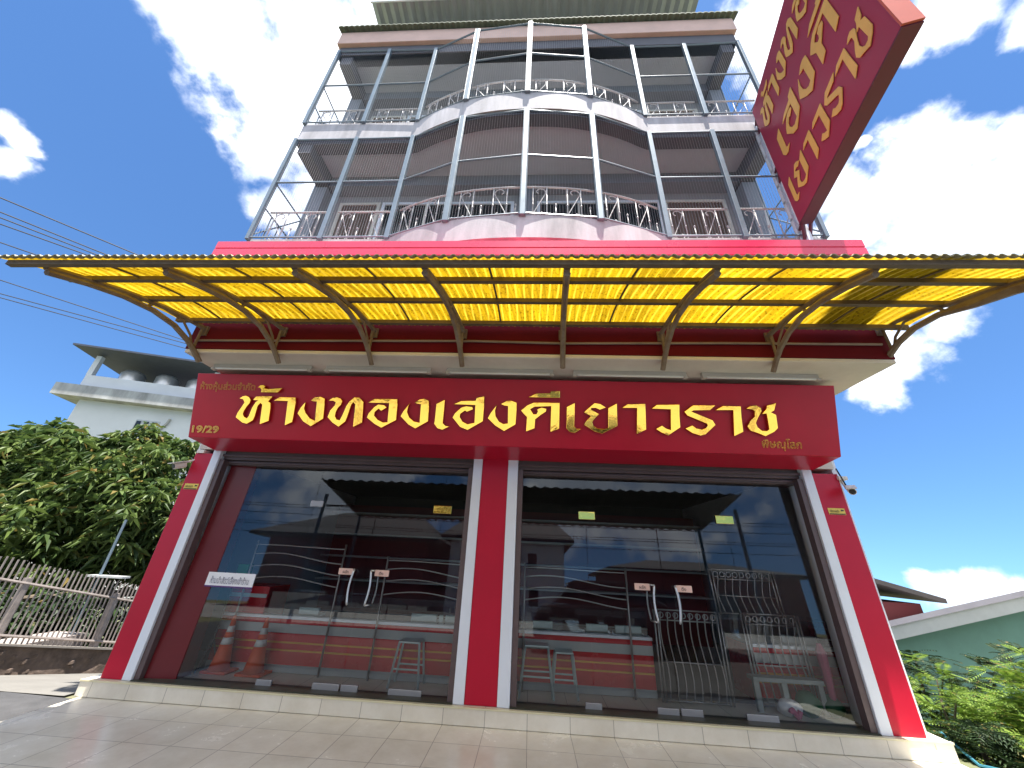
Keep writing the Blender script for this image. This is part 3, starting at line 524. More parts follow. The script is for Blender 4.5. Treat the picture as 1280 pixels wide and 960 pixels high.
# ------------------------------------------------------------------ shop sign
GL = {
'ho':[(-3.134,0.476),(-3.095,0.504),(-3.053,0.513),(-3.012,0.498),(-2.987,0.462),(-2.994,0.424),(-3.027,0.379),(-3.051,0.331),(-3.059,0.292),(-3.038,0.259),(-3.005,0.243),(-2.988,0.265),(-2.96,0.367),(-2.924,0.436),(-2.896,0.457),(-2.96,0.462),(-2.924,0.508),(-2.832,0.513),(-2.716,0.513),(-2.767,0.449),(-2.734,0.433),(-2.729,0.372),(-2.732,0.217),(-2.838,0.174),(-2.837,0.41),(-2.861,0.428),(-2.887,0.396),(-2.909,0.267),(-2.927,0.219),(-2.998,0.175),(-3.057,0.189),(-3.148,0.252),(-3.131,0.308),(-3.091,0.377),(-3.063,0.432),(-3.085,0.466)],
'tho_mark':[(-2.924,0.614),(-2.886,0.647),(-2.85,0.647),(-2.826,0.63),(-2.838,0.606),(-2.787,0.599),(-2.612,0.616),(-2.661,0.558),(-2.874,0.556),(-2.871,0.588),(-2.888,0.611)],
'aa':[(-2.7,0.459),(-2.633,0.506),(-2.432,0.505),(-2.425,0.454),(-2.438,0.212),(-2.528,0.169),(-2.526,0.458)],
'ngo':[(-2.304,0.454),(-2.312,0.382),(-2.285,0.32),(-2.233,0.264),(-2.165,0.235),(-2.168,0.46),(-2.207,0.462),(-2.243,0.474),(-2.192,0.514),(-2.13,0.522),(-2.072,0.5),(-2.068,0.435),(-2.067,0.261),(-2.209,0.167),(-2.307,0.222),(-2.388,0.317),(-2.358,0.381)],
'tho':[(-2.027,0.474),(-1.983,0.511),(-1.928,0.522),(-1.878,0.504),(-1.854,0.474),(-1.864,0.433),(-1.901,0.392),(-1.923,0.338),(-1.926,0.298),(-1.902,0.259),(-1.866,0.25),(-1.838,0.314),(-1.806,0.408),(-1.765,0.476),(-1.714,0.524),(-1.645,0.519),(-1.599,0.473),(-1.597,0.42),(-1.594,0.227),(-1.698,0.173),(-1.695,0.437),(-1.722,0.463),(-1.74,0.436),(-1.775,0.295),(-1.796,0.235),(-1.872,0.171),(-1.952,0.218),(-2.018,0.282),(-1.994,0.356),(-1.945,0.418),(-1.936,0.459),(-1.969,0.475)],
'o':[(-1.544,0.462),(-1.472,0.509),(-1.192,0.515),(-1.188,0.459),(-1.188,0.268),(-1.36,0.173),(-1.447,0.217),(-1.543,0.288),(-1.525,0.34),(-1.464,0.415),(-1.421,0.446),(-1.345,0.44),(-1.312,0.412),(-1.377,0.369),(-1.409,0.394),(-1.451,0.356),(-1.455,0.312),(-1.413,0.269),(-1.343,0.237),(-1.291,0.243),(-1.289,0.462)],
'ngo2':[(-1.038,0.474),(-1.057,0.425),(-1.065,0.366),(-1.034,0.301),(-0.978,0.258),(-0.911,0.246),(-0.91,0.458),(-0.955,0.464),(-0.986,0.478),(-0.929,0.517),(-0.869,0.525),(-0.816,0.504),(-0.812,0.438),(-0.811,0.263),(-0.958,0.175),(-1.043,0.22),(-1.142,0.313),(-1.113,0.372)],
'e':[(-0.63,0.519),(-0.632,0.413),(-0.637,0.246),(-0.606,0.218),(-0.554,0.212),(-0.64,0.169),(-0.7,0.186),(-0.74,0.236),(-0.735,0.279),(-0.727,0.47)],
'hho':[(-0.531,0.467),(-0.437,0.509),(-0.268,0.517),(-0.259,0.551),(-0.167,0.571),(-0.167,0.454),(-0.174,0.279),(-0.348,0.174),(-0.437,0.208),(-0.53,0.314),(-0.504,0.365),(-0.433,0.433),(-0.375,0.451),(-0.301,0.443),(-0.293,0.414),(-0.365,0.383),(-0.387,0.397),(-0.437,0.36),(-0.443,0.323),(-0.411,0.273),(-0.351,0.243),(-0.271,0.262),(-0.27,0.463)],
'ngo3':[(-0.017,0.479),(-0.036,0.406),(-0.027,0.341),(0.011,0.284),(0.063,0.257),(0.113,0.265),(0.11,0.46),(0.064,0.466),(0.022,0.484),(0.091,0.521),(0.149,0.526),(0.208,0.506),(0.21,0.433),(0.203,0.253),(0.073,0.174),(-0.03,0.233),(-0.121,0.317),(-0.087,0.383)],
'ii':[(0.337,0.568),(0.433,0.616),(0.593,0.622),(0.593,0.643),(0.702,0.65),(0.703,0.57)],
'do':[(0.258,0.415),(0.332,0.478),(0.4,0.51),(0.701,0.515),(0.699,0.391),(0.697,0.218),(0.599,0.179),(0.603,0.471),(0.415,0.46),(0.368,0.431),(0.403,0.377),(0.437,0.378),(0.45,0.406),(0.443,0.433),(0.497,0.455),(0.552,0.442),(0.546,0.408),(0.485,0.366),(0.425,0.316),(0.42,0.215),(0.323,0.176),(0.329,0.341),(0.294,0.374)],
'e2':[(0.873,0.519),(0.871,0.409),(0.865,0.254),(0.892,0.223),(0.948,0.225),(0.872,0.177),(0.818,0.185),(0.778,0.224),(0.781,0.339),(0.78,0.468)],
'yo':[(0.972,0.412),(1.093,0.521),(1.161,0.512),(1.227,0.472),(1.153,0.443),(1.107,0.463),(1.06,0.461),(1.053,0.448),(1.146,0.396),(1.093,0.34),(1.068,0.306),(1.079,0.266),(1.125,0.234),(1.199,0.229),(1.245,0.244),(1.245,0.466),(1.346,0.523),(1.347,0.266),(1.178,0.178),(1.092,0.199),(0.975,0.27),(1.005,0.318),(1.053,0.37)],
'aa2':[(1.398,0.47),(1.462,0.516),(1.661,0.526),(1.663,0.429),(1.663,0.235),(1.561,0.183),(1.567,0.474)],
'wo':[(1.726,0.47),(1.786,0.516),(2.037,0.526),(2.033,0.415),(2.037,0.269),(1.903,0.177),(1.829,0.207),(1.768,0.245),(1.838,0.287),(1.879,0.257),(1.933,0.238),(1.938,0.467)],
'ro':[(2.085,0.445),(2.184,0.521),(2.431,0.526),(2.366,0.469),(2.188,0.461),(2.167,0.45),(2.388,0.361),(2.419,0.307),(2.306,0.2),(2.251,0.184),(2.164,0.21),(2.087,0.26),(2.167,0.296),(2.207,0.266),(2.274,0.254),(2.309,0.269),(2.331,0.297),(2.325,0.318),(2.117,0.403)],
'aa3':[(2.421,0.47),(2.512,0.523),(2.702,0.523),(2.702,0.404),(2.712,0.239),(2.611,0.188),(2.618,0.475)],
'cho':[(2.755,0.496),(2.811,0.53),(2.865,0.537),(2.917,0.507),(2.921,0.472),(2.876,0.395),(2.852,0.339),(2.869,0.291),(2.907,0.258),(2.96,0.256),(2.985,0.274),(2.972,0.425),(2.967,0.446),(2.919,0.438),(2.97,0.495),(2.98,0.537),(3.083,0.57),(3.056,0.483),(3.021,0.461),(3.073,0.434),(3.082,0.29),(3.039,0.248),(2.942,0.197),(2.865,0.229),(2.786,0.254),(2.756,0.302),(2.786,0.351),(2.844,0.415),(2.847,0.471),(2.822,0.488)],
}
sign = thing('shop_sign', 'long dark red sign box with gold Thai letters and 19/29 over the glass fronts', 'sign', (0, -.3, 2.56))
SO = Vector((0, -.4518, 2.584)); SV = Vector((0, -.2303, .7475)).normalized(); SU = Vector((1, 0, 0)); SN = SU.cross(SV)
mb = MB(); w = 3.742
prof_ = [(-.4518, 2.584), (-.6821, 3.3315), (-.30, 3.34), (.0, 3.34), (.0, 2.535)]
mb.prism([(a, b) for a, b in prof_], (-w, 0, 0), (0, 1, 0), (0, 0, 1), (1, 0, 0), 2*w)
mb.build('sign_box', 'sign_red', sign, bevel=.008)
for nm, q in GL.items():
    m_ = MB(); m_.prism(q, SO+SN*.006, SU, SV, SN, .030); m_.build('gold_letter', 'gold', sign, bevel=.004)
text_mesh('ห้างหุ้นส่วนจำกัด', .70, SO+SU*-3.675+SV*.555+SN*.004, SU, SV, SN, 'small_lettering', 'gold' if False else 'goldpaint', sign, .004, .125, .012)
text_mesh('19/29', .34, SO+SU*-3.70+SV*.055+SN*.004, SU, SV, SN, 'house_number', 'goldpaint', sign, .004, .088, .028)
text_mesh('พิษณุโลก', .42, SO+SU*2.915+SV*.045+SN*.004, SU, SV, SN, 'place_lettering', 'gold', sign, .004, .13, .010)

# ------------------------------------------------------------------ projecting lightbox sign
pj = thing('projecting_sign', 'tall dark red lightbox with three rows of gold Thai letters jutting from the corner', 'sign', (4.1, -.77, 5.7))
q0 = Vector((4.0, -.77, 5.75)); q1 = Vector((3.512, -2.837, 5.75)); LU = (q1-q0); LW = LU.length; LU.normalize(); LV = Vector((0, 0, 1)); LN = LU.cross(LV)   # LN faces the viewer's left
if LN.x > 0: LN = -LN
mb = MB(); H = 2.67; T = .155
mb.prism([(0, 0), (LW, 0), (LW, H), (0, H)], q0-LN*.004, LU, LV, -LN, T); mb.build('sign_box', 'box_red', pj, bevel=.01)
mb = MB()
mb.obox(q0+LU*(LW+.012)-LN*(T/2)+LV*(H/2), LN, LU, LV, T/2+.004, .010, H/2+.004); mb.build('front_edge', 'box_front', pj)  # front panel colour carries its sunlit orange as well as its fading
mb = MB(); mb.obox(q0+LU*(LW/2)-LN*(T/2)-LV*.012, LU, LN, LV, LW/2, T/2, .010); mb.build('bottom_edge', 'box_dark', pj)  # shade of the underside is put into this darker red
def row(names, u0, u1, v0, hgt):
    xs_ = [p[0] for n in names for p in GL[n]]; a = min(xs_); b = max(xs_); sx = (u1-u0)/(b-a); sy = hgt/.345
    for n in names:
        q = [(u0+(x-a)*sx, v0+(y-.175)*sy) for x, y in GL[n]]
        m_ = MB(); m_.prism(q, q0+LN*.004, LU, LV, LN, .008); m_.build('sign_letter', 'goldpaint', pj)
row(['ho', 'tho_mark', 'aa', 'ngo', 'tho', 'o', 'ngo2'], .17, 2.0, 1.87, .45)
row(['e', 'hho', 'ngo3', 'do', 'ii'], .28, 1.82, 1.0, .52)
row(['e2', 'yo', 'aa2', 'wo', 'ro', 'aa3', 'cho'], .13, 1.99, .25, .46)
br = MB()
for px, py in ((4.12, -.60), (4.30, -.50), (4.14, -.68)): br.box(px-.03, px+.03, py-.03, py+.03, 5.0, 8.35)
for i in range(9): z = 5.3+.36*i; br.box(4.09, 4.33, -.62, -.58, z, z+.03); br.tube([(4.12, -.60, z), (4.30, -.50, z+.34)], .012, 4)
br.build('mast_frame', 'white', pj)
for z in (8.30, 7.05, 5.80):
    b_ = MB(); b_.tube([(4.12, -.64, z), (4.03, -.80, z-.05)], .03, 5); b_.tube([(4.12, -.64, z-.25), (4.03, -.80, z-.03)], .025, 5); b_.tube([(4.22, -.60, z-.2), (4.15, -.80, z)], .025, 5); b_.build('hanger', 'box_dark', pj)

# ------------------------------------------------------------------ cameras and stickers on the pillars
def cctv(x, y, z, lab, aim, mount):
    t = thing('security_camera', lab, 'camera', (x, y, z))
    a = Vector(aim).normalized(); u = Vector((0, 0, 1)); s = a.cross(u).normalized(); v = s.cross(a)
    b = MB(); c0 = Vector((x, y, z)); b.tube([c0-a*.07, c0+a*.05], .038, 12); b.build('body', 'cctvw', t, smooth=False)
    h = MB(); h.obox(c0+v*.042+a*.005, s, a, v, .046, .085, .005); h.build('hood', 'cctvw', t)
    l = MB(); l.tube([c0+a*.05, c0+a*.056], .030, 12); l.build('lens', 'black', t)
    m_ = MB(); m_.tube([c0-a*.04+v*.02]+[Vector(p) for p in mount], .014, 6); m_.obox(mount[-1], (1, 0, 0), (0, 1, 0), (0, 0, 1), .05, .05, .02); m_.build('mount_arm', 'cctvw', t)
cctv(-4.06, -.10, 2.31, 'white bullet security camera beside the left red pillar, in front of the tree', (-.3, -.8, -.35), [(-3.98, .02, 2.42), (-3.93, .03, 2.52)])
cctv(4.00, -.12, 2.29, 'white bullet security camera at the top of the right red pillar against the sky', (-.5, -.7, -.3), [(4.05, .0, 2.33), (4.03, .02, 2.45)])
tag(MB().tube([(3.99, -.02, 2.56), (4.01, -.03, 2.45), (4.03, -.04, 2.33)], .008, 5).build('camera_cable', 'cable'), 'short dark cable dropping to the camera on the right pillar', 'cable')
for x0, lab in ((-3.965, 'yellow camera warning sticker on the left red pillar'), (3.765, 'yellow camera warning sticker on the right red pillar')):
    t = thing('warning_sticker', lab, 'sticker', (x0+.09, 0, 2.07)); z = 2.075
    MB().box(x0, x0+.18, -.004, 0, z-.035, z+.035).build('sticker_face', 'yellow', t)
    k = MB(); k.box(x0+.006, x0+.174, -.0055, -.0042, z-.033, z-.022); k.prism([(0, 0), (.03, .004), (.034, .016), (.004, .02)], (x0+.135, -.0042, z+.002), (1, 0, 0), (0, 0, 1), (0, -1, 0), .001); k.build('camera_mark', 'black', t)
    text_mesh('กล้องวงจรปิด', .10, (x0+.015, -.0045, z-.012), (1, 0, 0), (0, 0, 1), (0, -1, 0), 'sticker_text', 'brown', t, .001, .032, .02)
# notice stuck on the left glass
t = thing('notice_board', 'white notice with a line of dark Thai writing on the left glass', 'notice', (-3.06, .27, 1.08))
yy = gy(1.08)-.012
MB().add([(-3.345, yy-.004, 1.008), (-2.775, yy-.004, 1.008), (-2.775, yy, 1.142), (-3.345, yy, 1.142), (-3.345, yy+.006, 1.008), (-2.775, yy+.006, 1.008), (-2.775, yy+.010, 1.142), (-3.345, yy+.010, 1.142)], [(0, 1, 2, 3), (0, 4, 5, 1), (3, 2, 6, 7), (1, 5, 6, 2), (0, 3, 7, 4)]).build('card', 'paper', t)
MB().box(-3.345, -2.775, yy-.006, yy+.006, .994, 1.0075).build('bottom_strip', 'purple', t)
text_mesh('ห้ามนำสัตว์เลี้ยงเข้าร้าน', .46, (-3.29, yy-.008, 1.030), (1, 0, 0), (0, 0, 1), (0, -1, 0), 'writing', 'ink', t, .001, .075, .012)

# ------------------------------------------------------------------ inside the shop
def counter(x0, x1, lab):
    t = thing('counter', lab, 'counter', ((x0+x1)/2, .9, .14)); y = .56
    MB().box(x0, x1, y, 1.15, .142, .66).build('cabinet', 'counter', t)
    MB().box(x0, x1, y-.02, 1.17, .662, .69).build('worktop', 'white', t)
    for z0, z1, m in ((.52, .61, 'grey'), (.145, .215, 'grey')): MB().box(x0, x1, y-.010, y+.002, z0, z1).build('grey_band', m, t)
    for z in (.42, .345): MB().box(x0, x1, y-.008, y+.002, z, z+.016).build('gold_line', 'goldline', t)
    MB().box(x0+.02, x1-.02, .62, 1.05, .692, .93).build('glass_case', 'caseglass', t)
    return t
counter(-3.34, -.10, 'long red counter with grey bands and two gold lines behind the left glass front')
counter(.10, 1.80, 'red counter with grey bands behind the right glass front, beside the two stools')
counter(2.9, 3.9, 'short red counter end with grey band at the far right of the right glass front')
def tray(x0, x1, lab, m='tray', h=.08):
    t = MB(); t.box(x0, x1, .66, .70, .693, .693+h); t.box(x0, x1, .66, .85, .692, .705)
    tag(t.build('display_tray', m, loc=((x0+x1)/2, .7, .69)), lab, 'tray', 'display trays on the counters')
for x0, x1, lab in ((-1.03, -.72, 'widest pale display tray on the left counter, right of the metal stool'), (-.69, -.64, 'narrow pale display tray between the two larger trays on the left counter'), (-.61, -.46, 'pale display tray on the left counter, nearest the middle pillar'), (-2.45, -2.2, 'pale display tray on the left counter, left of the door handles'),
                    (.45, .68, 'white display tray on the right counter above the first stool'), (1.08, 1.33, 'white display tray on the right counter, beside the pane joint'), (1.42, 1.72, 'pale display tray at the right end of the right counter')): tray(x0, x1, lab)
tray(3.3, 3.7, 'white display tray on the short counter at far right', 'paper')
t = thing('red_cabinet', 'small red cabinet on the left counter behind the white notice', 'cabinet', (-3.1, .8, .69))
MB().box(-3.36, -2.85, .58, 1.0, .692, .98).build('body', 'counter', t); MB().box(-3.35, -2.86, .57, .582, .86, .90).build('pale_band', 'tray', t)
t = MB(); t.box(-3.30, -3.16, .5, .6, 1.08, 1.22); t.tube([(-3.23, .55, 1.08), (-3.23, .62, .98)], .012, 6)
tag(t.build('green_display', 'green', loc=(-3.23, .55, .98), bevel=.006), 'small green box standing just above the white notice on the left glass', 'box')
def cone(x, y, lab):
    t = thing('traffic_cone', lab, 'traffic cone', (x, y, .142), 'traffic cones behind the left glass')
    MB().box(x-.15, x+.15, y-.09, y+.13, .142, .17).build('base', 'orange', t, bevel=.01)
    MB().lathe((x, y, .17), [(.105, 0), (.082, .12), (.062, .24)], 20).build('lower_cone', 'orange', t, smooth=True)
    MB().lathe((x, y, .41), [(.0625, 0), (.051, .065)], 20).build('white_band', 'conewhite', t, smooth=True)
    MB().lathe((x, y, .475), [(.0505, 0), (.042, .05)], 20).build('lower_cone', 'orange', t, smooth=True)
    MB().lathe((x, y, .525), [(.0415, 0), (.032, .06)], 20).build('white_band', 'conewhite', t, smooth=True)
    MB().lathe((x, y, .585), [(.0315, 0), (.018, .09), (.012, .10)], 20).build('tip', 'orange', t, smooth=True)
cone(-3.07, .42, 'orange traffic cone with white bands, nearer the black tripod stand'); cone(-2.66, .41, 'orange traffic cone with white bands, nearer the glass door')
t = thing('tripod_stand', 'thin black tripod stand behind the white notice at far left of the glass', 'stand', (-3.26, .44, .142))
MB().tube([(-3.26, .44, .36), (-3.24, .44, 1.0)], .011, 6).build('pole', 'black', t)
for a in (20, 140, 260): MB().tube([(-3.26, .44, .45), (-3.26+.15*math.cos(R(a)), .44+.09*math.sin(R(a)), .142)], .010, 5).build('leg', 'black', t)
def stool(x, y, w, h, lab, seat='stool'):
    t = thing('stool', lab, 'stool', (x, y, .142), 'metal stools inside the shop')
    MB().box(x-w*.36, x+w*.36, y-.10, y+.10, h-.018, h).build('seat', seat, t, bevel=.004)
    for sx in (-1, 1):
        for sy in (-1, 1): MB().tube([(x+sx*w*.34, y+sy*.085, h-.01), (x+sx*w*.5, y+sy*.12, .142)], .0125, 6).build('leg', 'stool', t)
    m_ = MB(); k = .60
    for sy in (-1, 1): m_.tube([(x-w*(.34+.16*k), y+sy*(.085+.035*k), h-(h-.142)*k), (x+w*(.34+.16*k), y+sy*(.085+.035*k), h-(h-.142)*k)], .009, 6)
    m_.build('crossbar', 'stool', t)
stool(-.92, .42, .33, .555, 'metal stool standing alone behind the left glass front'); stool(.49, .40, .36, .595, 'taller left stool of the pair behind the right glass'); stool(.79, .45, .27, .54, 'shorter right stool of the pair behind the right glass')
# stainless folding gates
def wavy_h(x0, x1, zs, y, lab, amp=.045):
    t = thing('security_gate', lab, 'gate', ((x0+x1)/2, y, .142))
    for i, z in enumerate(zs):
        MB().tube([(x, y, z+amp*math.sin((x-x0)*3.6+.25*i)*(1 if i < len(zs)-1 else .15)) for x in curve_xs(x0, x1, 28)], .008, 6).build('wavy_bar', 'gatesteel', t, smooth=True)
    for x in (x0, x1): MB().tube([(x, y, .142), (x, y, max(zs)+.05)], .012, 6).build('upright', 'gatesteel', t, smooth=True)
wavy_h(-3.12, -1.95, [1.06, 1.19, 1.32, 1.45], .49, 'stainless gate of wavy bars behind the leftmost glass pane'); wavy_h(-1.38, -.36, [.97, 1.10, 1.22, 1.34], .49, 'stainless gate of wavy bars right of the left pair of door handles'); wavy_h(.34, 1.55, [1.0, 1.10, 1.22, 1.34], .49, 'stainless gate of wavy bars above the pair of stools')
def wavy_v(x0, x1, n, z0, z1, y0, y1, lab, lean=0, ph=0):
    t = thing('security_gate', lab, 'gate', ((x0+x1)/2, y0, .142))
    yy = lambda z: y0+(y1-y0)*(z-z0)/(z1-z0); xx = lambda z: lean*(z-z0)
    for i in range(n):
        x = x0+(x1-x0)*(i+.5)/n
        MB().tube([(x+xx(z)+.022*math.sin((z-z0)/(z1-z0)*2*math.pi+ph), yy(z), z) for z in curve_xs(z0+.02, z1-.02, 16)], .0075, 6).build('wavy_bar', 'gatesteel', t, smooth=True)
    f = MB()
    for x in (x0, x1, x0-.035, x1+.035): f.tube([(x+xx(z0), yy(z0), z0), (x+xx(z1), yy(z1), z1)], .011, 6)
    for z in (z0+.02, z0+(z1-z0)*.42, z1-.10, z1): f.tube([(x0+xx(z), yy(z), z), (x1+xx(z), yy(z), z)], .008, 6)
    f.build('frame', 'gatesteel', t, smooth=True)
    s = MB(); k = int((x1-x0)/.075)
    for i in range(k):
        cx = x0+(x1-x0)*(i+.5)/k; s.tube([(cx+xx(z1-.05)+.028*math.cos(a*.7854), yy(z1-.05), z1-.05+.028*math.sin(a*.7854)) for a in range(8)], .005, 4, closed=True)
    s.build('scroll_band', 'gatesteel', t)
wavy_v(1.86, 2.52, 8, .145, .98, .46, .46, 'upright stainless gate of wavy bars behind the right pair of door handles'); wavy_v(2.86, 3.42, 7, .16, .98, .50, .53, 'stainless gate panel leaning behind the grey table', 0, 1)
wavy_v(2.62, 3.3, 8, .95, 1.42, .56, .56, 'upper stainless gate of thin bars above the leaning gate panel', -.05, 2)
t = thing('table', 'small grey table with square legs at the right end of the right glass', 'table', (3.08, .42, .142))
MB().box(2.74, 3.44, .34, .47, .40, .435).build('table_top', 'tablem', t)
for x in (2.77, 3.05, 3.41): MB().box(x-.025, x+.025, .36, .40, .142, .399).build('leg', 'tablem', t)
def bag(x, y, w, h, m, lab, ph, trim=None):
    t = thing('bag', lab, 'bag', (x, y, .142)); vs = []; fs = []; n = 14; k = 8
    for j in range(k+1):
        v = j/k; r = math.sin(math.pi*(.12+.80*v))**.6
        for i in range(n):
            a = 2*math.pi*i/n; q = 1+.10*math.sin(3*a+ph+4*v); vs.append((x+w/2*r*q*math.cos(a), y+.09*r*q*math.sin(a), .142+h*v))
    for j in range(k):
        for i in range(n): fs.append((j*n+i, j*n+(i+1) % n, (j+1)*n+(i+1) % n, (j+1)*n+i))
    fs.append(tuple(k*n+i for i in range(n)))
    MB().add(vs, fs).build('sack', m, t, smooth=True)
    if trim: MB().tube([(x-w*.2+w*.4*i/8, y-.105, .142+h*.35+.03*math.sin(i*.9)) for i in range(9)], .022, 6).build('stripe', trim, t, smooth=True)
bag(3.03, .34, .24, .13, 'paper', 'white bag with a pink stripe on the floor under the grey table', 0, 'plum'); bag(3.24, .36, .24, .20, 'dgreen', 'dark green bag on the floor beside the white bag', 1); bag(3.5, .40, .2, .17, 'dgreen', 'dark green bag right of the pink umbrella', 2)
t = thing('closed_umbrella', 'closed pink umbrella standing at the right end of the right glass', 'umbrella', (3.50, .36, .142))
MB().lathe((3.50, .36, .20), [(.012, 0), (.03, .1), (.045, .35), (.05, .48), (.02, .56)], 9).build('canopy', 'plum', t); MB().tube([(3.50, .36, .142), (3.50, .36, .88)], .008, 6).build('shaft', 'black', t)
t = thing('wall_shelf', 'tall dark red wall shelving at the back of the shop', 'shelf', (0, 3.6, .142))
MB().box(-3.7, 3.7, 3.5, 3.7, .142, 2.3).build('back_panel', 'shelfred', t)
for z in (.9, 1.3, 1.7, 2.1): MB().box(-3.7, 3.7, 3.2, 3.5, z, z+.03).build('shelf_board', 'grey', t)

# ------------------------------------------------------------------ left side: fence, wall, tree, far house
fl = thing('slat_fence', 'weathered fence of close upright slats on a rubble wall beside the left lane', 'fence', (-6.7, 2, -.3))
FX = -6.6
gz = lambda y: ground_z(FX, y)
zb0 = lambda y: -.235*(y-.35)+.03-.02
mb = MB()
y = -.9; 
ys_ = []
while y < 5.6: ys_.append(y); y += .068
for yv in ys_:
    zb_ = -.22*yv+.33; zt_ = 1.30-.235*yv+random.uniform(-.02, .02)
    MB().box(FX-.007, FX+.007, yv-.007, yv+.007, zb_, zt_).build('slat', 'slat', fl)
for d in (.26, .86):
    MB().tube([(FX+.02, yv, -.225*yv+.18+d) for yv in curve_xs(-.9, 5.6, 6)], .018, 5).build('rail', 'slat', fl)
for yv in (-.4, .95, 2.3, 3.7, 5.1): MB().box(FX-.03, FX+.03, yv-.03, yv+.03, -.22*yv-.1, -.22*yv+1.1).build('post', 'slat', fl)
mb = MB(); n = 26
vs = []; fs = []
for i in range(n+1):
    yv = -1+6.8*i/n; b_ = ground_z(FX, yv)-.1; tz = -.22*yv+.32
    for xx, zz in ((FX+.13, b_), (FX+.10+random.uniform(-.02, .03), (b_+tz)/2), (FX+.10, tz), (FX-.12, tz), (FX-.12, b_)): vs.append((xx, yv, zz))
for i in range(n):
    for k in range(4): a = i*5+k; fs.append((a, a+1, a+6, a+5))
MB().add(vs, fs).build('base_wall', 'stone', fl)
MB().obox((FX, 2.35, -.22*2.35+.335), (1, 0, 0), Vector((0, 1, -.22)).normalized(), Vector((0, .22, 1)).normalized(), .14, 3.4, .012).build('coping', 'yardlight', fl)
mb = MB()
for k in range(60):
    yv = random.uniform(-.9, 3.5); b_ = ground_z(FX, yv); tz = -.22*yv+.30; zz = random.uniform(b_+.02, tz-.02); s_ = random.uniform(.04, .08)
    MB().lathe((FX+.065, yv, zz), [(.01, -s_*.6), (s_, -s_*.25), (s_*.95, s_*.25), (.01, s_*.6)], 7).build('stone', 'stone', fl)
t = thing('lane_lamp', 'small flat white lamp head on a thin pole just behind the slat fence', 'lamp', (-7.0, 2.2, -.6))
MB().tube([(-6.95, 2.2, -.6), (-6.95, 2.2, 1.75)], .02, 6).build('pole', 'steel', t); MB().box(-7.1, -6.45, 2.12, 2.26, .83, .86).build('lamp_head', 'grey', t)
tag(MB().box(-7.5, -6.9, .9, 2.4, -.3, .0).build('timber_board', 'slat', loc=(-7.2, 1.6, -.3)), 'long pale board lying low behind the slat fence', 'board')

def leaf_cluster(vs, fs, c, rad, n, ln, wd, droop):
    for i in range(n):
        a = 2*math.pi*i/n+random.uniform(-.4, .4); el = random.uniform(-.9, .35)*droop+.1
        d = Vector((math.cos(a)*math.cos(el), math.sin(a)*math.cos(el), math.sin(el))); side = d.cross(Vector((0, 0, 1)))
        side = side.normalized() if side.length > .01 else Vector((1, 0, 0)); L = ln*random.uniform(.5, 1.3); w = wd*random.uniform(.8, 1.2)
        b = c+d*.02; m_ = b+d*L*.5+Vector((0, 0, .06*L)); e = b+d*L+Vector((0, 0, -.28*L*droop)); k = len(vs)
        vs += [tuple(b), tuple(m_+side*w), tuple(e), tuple(m_-side*w)]; fs += [(k, k+1, k+2), (k, k+2, k+3)]
def tree(name, label, base, trunk_h, clumps, nclus, leafn, ln, wd, m, droop=1.0, cat='tree'):
    t = thing(name, label, cat, base); bx, by, bz = base
    tr = MB(); top = Vector((bx+.15, by, bz+trunk_h)); tr.tube([(bx, by, bz-.2), (bx+.05, by+.03, bz+trunk_h*.5), tuple(top)], .16, 8, taper=[.2, .15, .11])
    for cx, cy, cz, r in clumps:
        c_ = Vector((cx, cy, cz)); mid = top.lerp(c_, .5)+Vector((0, 0, .12)); tr.tube([tuple(top), tuple(mid), tuple(c_)], .05, 6, taper=[.075, .045, .02])
    tr.build('trunk', 'bark', t)
    vs = []; fs = []; tot = sum(r**2 for *_, r in clumps)
    for cx, cy, cz, r in clumps:
        for i in range(int(nclus*r*r/tot)):
            d = Vector(rng.normal(size=3)); d.normalize(); q = r*(random.random()**.35)*(.85+.3*math.sin(d.x*5+cx)*math.sin(d.z*6+cy))
            leaf_cluster(vs, fs, Vector((cx, cy, cz))+Vector((d.x*q, d.y*q, d.z*q*.85)), r, leafn, ln, wd, droop)
    MB().add(vs, fs).build('crown', m, t)
    return t
random.seed(11)
tree('mango_tree', 'dense dark green mango tree behind the slat fence, in front of the white building', (-9.6, 4.2, -.9), 1.8,
     [(-10.2, 4.0, 2.9, 1.25), (-8.9, 3.7, 2.7, 1.1), (-11.6, 4.2, 2.7, 1.2), (-9.6, 3.4, 1.6, 1.2), (-8.0, 3.6, 2.0, 1.0), (-11.0, 3.3, 1.5, 1.1), (-12.8, 4.4, 2.3, 1.2), (-7.9, 4.3, 1.2, 1.0), (-8.8, 3.4, .6, .9), (-10.3, 3.0, .6, .9), (-12.6, 3.6, 1.3, 1.0), (-9.9, 4.3, 3.7, .7), (-7.5, 4.8, 2.4, .8), (-13.8, 5, 3.0, 1.2), (-12.4, 4.0, 3.3, 1.0), (-11.1, 3.7, 3.4, .8), (-9.2, 4.6, 3.5, .7)], 3300, 9, .27, .036, 'mango', 1.1)
tree('young_tree', 'lighter leafy tree growing at the foot of the mango tree behind the fence', (-8.0, 5.6, -.9), 1.2, [(-8.2, 5.6, 1.6, 1.0), (-7.4, 5.9, 1.0, .9), (-9.4, 5.8, 1.2, 1.1), (-7.2, 5.4, 2.3, .8), (-7.9, 2.6, .1, .7), (-8.2, 1.6, .25, .75), (-8.4, .5, .4, .7), (-7.9, 3.6, -.2, .8)], 1100, 9, .22, .035, 'dkleaf', .9)
random.seed(23)
